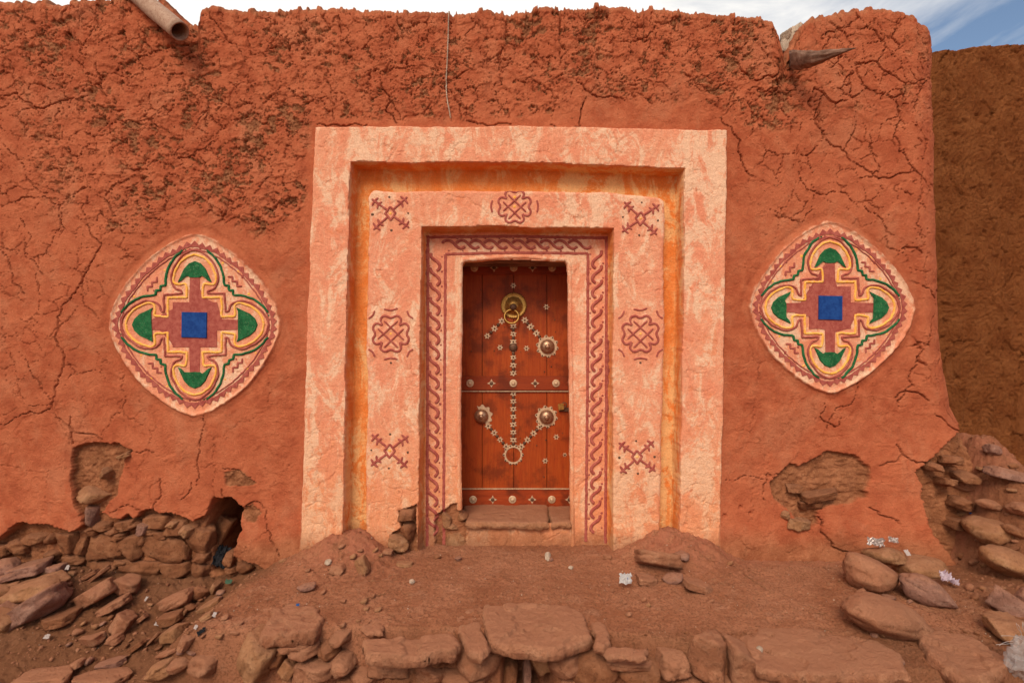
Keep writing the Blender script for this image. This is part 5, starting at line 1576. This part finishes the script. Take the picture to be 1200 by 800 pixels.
# string
pts = [(526.5, 16), (526, 30), (525.5, 50), (524.5, 75), (523, 88), (523.2, 105), (524.5, 120), (527, 131), (528, 139)]
sp = smooth_path(pts, 2)
tube('hanging_string', [(W(a_, b_)[0], -float(hs_at(*W(a_, b_))) - .022 - .006 * math.sin(i * .3), W(a_, b_)[1]) for i, (a_, b_) in enumerate(sp)], .0042, PALE, 6)
tag(bpy.data.objects['hanging_string'], 'thin pale string hanging down the wall from the parapet above the door', 'string')
# litter
def crumple(name, px, py, w, hh_, mat, label, cat, seed=1, flat=.35, lift=.01, rot=0, onwall=False):
    g = np.random.RandomState(seed); n = 15
    x, y, z, t = hit(px, py + hh_ * .3)
    if name == 'foil' or (name == 'paper' and px > 1000): z = CZ + (400 - py - hh_ * .5) * t / F - .055; y -= .03
    k = t / F * .66 * (1.25 if w > 15 else 1)
    u = np.linspace(-1, 1, n); U_, Vv = np.meshgrid(u, u)
    rad = .75 + .3 * fbm(U_ * 1.0 + seed, Vv, .9, 2, seed)
    X = U_ * w * k / 2 * rad; Z = Vv * hh_ * k / 2 * rad
    Hh = flat * w * k * (np.abs(fbm(U_, Vv, .55, 3, seed + 3)) * 1.2 + .25 * fbm(U_, Vv, .25, 2, seed + 5))
    a_ = R(55)
    X = X + .06 * w * k * fbm(U_, Vv, .4, 2, seed + 8)
    P = np.stack([X, Z * math.cos(a_) * 1.2 - Hh * .3, Z * math.sin(a_) + Hh + .01], -1).reshape(-1, 3)
    o = mesh_np(name, P, grid_faces(n, n), mat, None, False)
    o.location = (x, y, z + hh_ * k * .4 + lift); o.rotation_euler = (0, R(rot), 0)
    md = o.modifiers.new('thick', 'SOLIDIFY'); md.thickness = .0015
    return tag(o, label, cat)
FOIL = mat_metal('silver_foil', (.62, .54, .50), (.34, .24, .21), .6, .35)
WRAP = mat_paint('printed_wrapper', (.42, .38, .37), (.52, .48, .46), (.12, .15, .30), .8, .60, .63, 30)
WRAP2 = mat_paint('violet_wrapper', (.34, .23, .28), (.50, .38, .42), (.60, .50, .55), .8, .50, .56, 22)
BAGB = mat_paint('black_plastic', (.010, .010, .012), (.022, .020, .024), (.09, .08, .09), .5, .6, .66)
BAGG = mat_paint('green_plastic', (.05, .10, .06), (.07, .13, .08), (.20, .28, .18), .5)
BLU = mat_paint('blue_plastic', (.01, .06, .20), (.02, .09, .26), (.1, .2, .4), .4)
PAP = mat_paint('white_paper', (.36, .28, .25), (.46, .38, .35), (.36, .20, .14), .6)
crumple('wrapper', 733, 683, 24, 17, WRAP, 'crumpled blue and white wrapper lying on the dirt right of the door', 'wrapper', 3)
crumple('foil', 1022, 633, 30, 12, FOIL, 'strip of silver foil trapped against the wall behind the stones', 'foil', 5, .3, .05, 12)
crumple('foil', 1043, 634, 18, 9, FOIL, 'smaller scrap of foil on top of the brown stone', 'foil', 6, .3, .07, 8)
crumple('paper', 1060, 643, 10, 13, PAP, 'small white paper scrap standing between two stones by the right wall foot', 'paper', 8, .1, .05, -12)
crumple('wrapper', 1108, 681, 24, 16, WRAP2, 'violet and silver wrapper right of the purple-brown stone', 'wrapper', 9, .4, .01, 15)
crumple('wrapper', 1118, 686, 16, 9, WRAP2, 'torn curled end of wrapper just right of the violet one', 'wrapper', 12, .5, .01, 20)
crumple('plastic_bag', 259, 657, 26, 36, BAGB, 'black plastic bag stuffed in the hole at the foot of the wall', 'plastic bag', 14, .4, .03, 10)
crumple('plastic_scrap', 268, 676, 15, 9, BAGG, 'dark green plastic scrap below the black bag', 'plastic scrap', 15, .3, .01)
crumple('plastic_scrap', 349, 714, 8, 5, BLU, 'tiny blue plastic scrap on the left forecourt slab', 'plastic scrap', 16, .2, .015)
crumple('plastic_scrap', 238, 746, 18, 6, BAGB, 'thin black plastic strip on the left slope', 'plastic scrap', 17, .3, .006, -40)
crumple('paper', 229, 740, 7, 9, PAP, 'white scrap beside the black plastic strip on the left slope', 'paper', 18, .2, .006, 10)
crumple('paper', 251, 723, 8, 10, PAP, 'white scrap high on the left slope right of the tan stones', 'paper', 19, .2, .006, 10)
crumple('paper', 184, 735, 12, 7, PAP, 'grey-white scrap in the gravel right of the upright diamond stone', 'paper', 20, .2, .006, 10)
crumple('paper', 171, 705, 5, 9, PAP, 'narrow white scrap near the slanting block', 'paper', 21, .2, .006, 10)
crumple('paper', 55, 751, 14, 9, PAP, 'white scrap lying on the bare dark earth at the bottom left', 'paper', 22, .2, .006, 0)
crumple('plastic_scrap', 79, 660, 8, 10, PAP, 'pale plastic scrap at the right end of the left rubble heap', 'plastic scrap', 23, .2, .02, 0)
crumple('plastic_scrap', 1137, 604, 5, 5, BLU, 'tiny dark blue scrap above the split stone on the right mound', 'plastic scrap', 24, .2, .01, 0)
# clear plastic bag, bottom right
def clear_bag():
    t = NT('clear_plastic'); p = t.pos(); n = t.noise(p, 60, 4, .6)
    t.b.inputs['Alpha'].default_value = .42
    t.b.inputs['Transmission Weight'].default_value = .2
    m = t.done((.48, .42, .40), .35, t.bump(n, .01, .8), spec=.6)
    x, y, z, tt = hit(1192, 790)
    V, Fc = rock_v('round', 5, 4)
    V = V * np.array([.075, .06, .10])[None]
    V = V * (1 + .35 * noise3(V * 30, 3) + .15 * noise3(V * 70, 6))[:, None]
    bag = empty('clear_plastic_bag', (x + .03, y, z + .06))
    mesh_np('bag_body', V, Fc, m, bag, False)
    tag(bag, 'crumpled clear plastic bag at the bottom right corner', 'plastic bag')
    g = random.Random(4)
    for k in range(8):
        q = g.uniform(1.2, 3.3); P = [Vector((0.02, 0, .08))]
        for j in range(7): P.append(P[-1] + Vector((math.cos(q) * .016 - .004, g.uniform(-.006, .006), math.sin(q) * .015))); q += g.uniform(-.35, .35)
        o = tube('plastic_strand', P, .0011, PAP, 4, bag)
clear_bag()
# straws on the earth
for (x0, y0, x1, y1, lb) in [(871, 672, 903, 694, 'longest straw, slanting on the dirt right of the door mound'), (1020, 738, 1037, 752, 'straw lying on the wide right slab'), (955, 720, 968, 720, 'short level straw left of the oblong block'), (960, 737, 975, 743, 'short straw below the level one'), (430, 702, 452, 698, 'faint straw on the left forecourt')]:
    a, b = hit(x0, y0), hit(x1, y1)
    zz = [gz_at(a[0] + (b[0] - a[0]) * q, a[1] + (b[1] - a[1]) * q) + .006 for q in (0, .33, .66, 1)]
    if lb.startswith('straw'): zz = [v + .015 for v in zz]
    o = tube('straw', [(a[0] + (b[0] - a[0]) * q, a[1] + (b[1] - a[1]) * q, zz[i]) for i, q in enumerate((0, .33, .66, 1))], .0024, TAN, 5)
    tag(o, lb, 'straw')

# chaff lying about on the earth
g_ = np.random.RandomState(9); nf = 520
fx = g_.uniform(-3.6, 3.4, nf); fy = g_.uniform(-1.35, -.05, nf); fz_ = ground_h(fx, fy) + .003
ang_ = g_.uniform(0, 6.28, nf); ln = g_.uniform(.006, .028, nf); ca, sa = np.cos(ang_), np.sin(ang_); w_ = .0012
Q = [np.stack([fx + a * ln * ca - b * w_ * sa, fy + a * ln * sa + b * w_ * ca, fz_ + c], -1) for a, b, c in ((-1, -1, 0), (-1, 1, 0), (1, 1, .002), (1, -1, .002), (0, 0, .003))]
V = np.stack(Q, 1).reshape(-1, 3)
F_ = (np.array([[0, 4, 1], [1, 4, 2], [2, 4, 3], [3, 4, 0]])[None] + (np.arange(nf) * 5)[:, None, None]).reshape(-1, 3)
tag(mesh_np('chaff', V, F_, TAN, None, False), None, None, None, 'stuff')
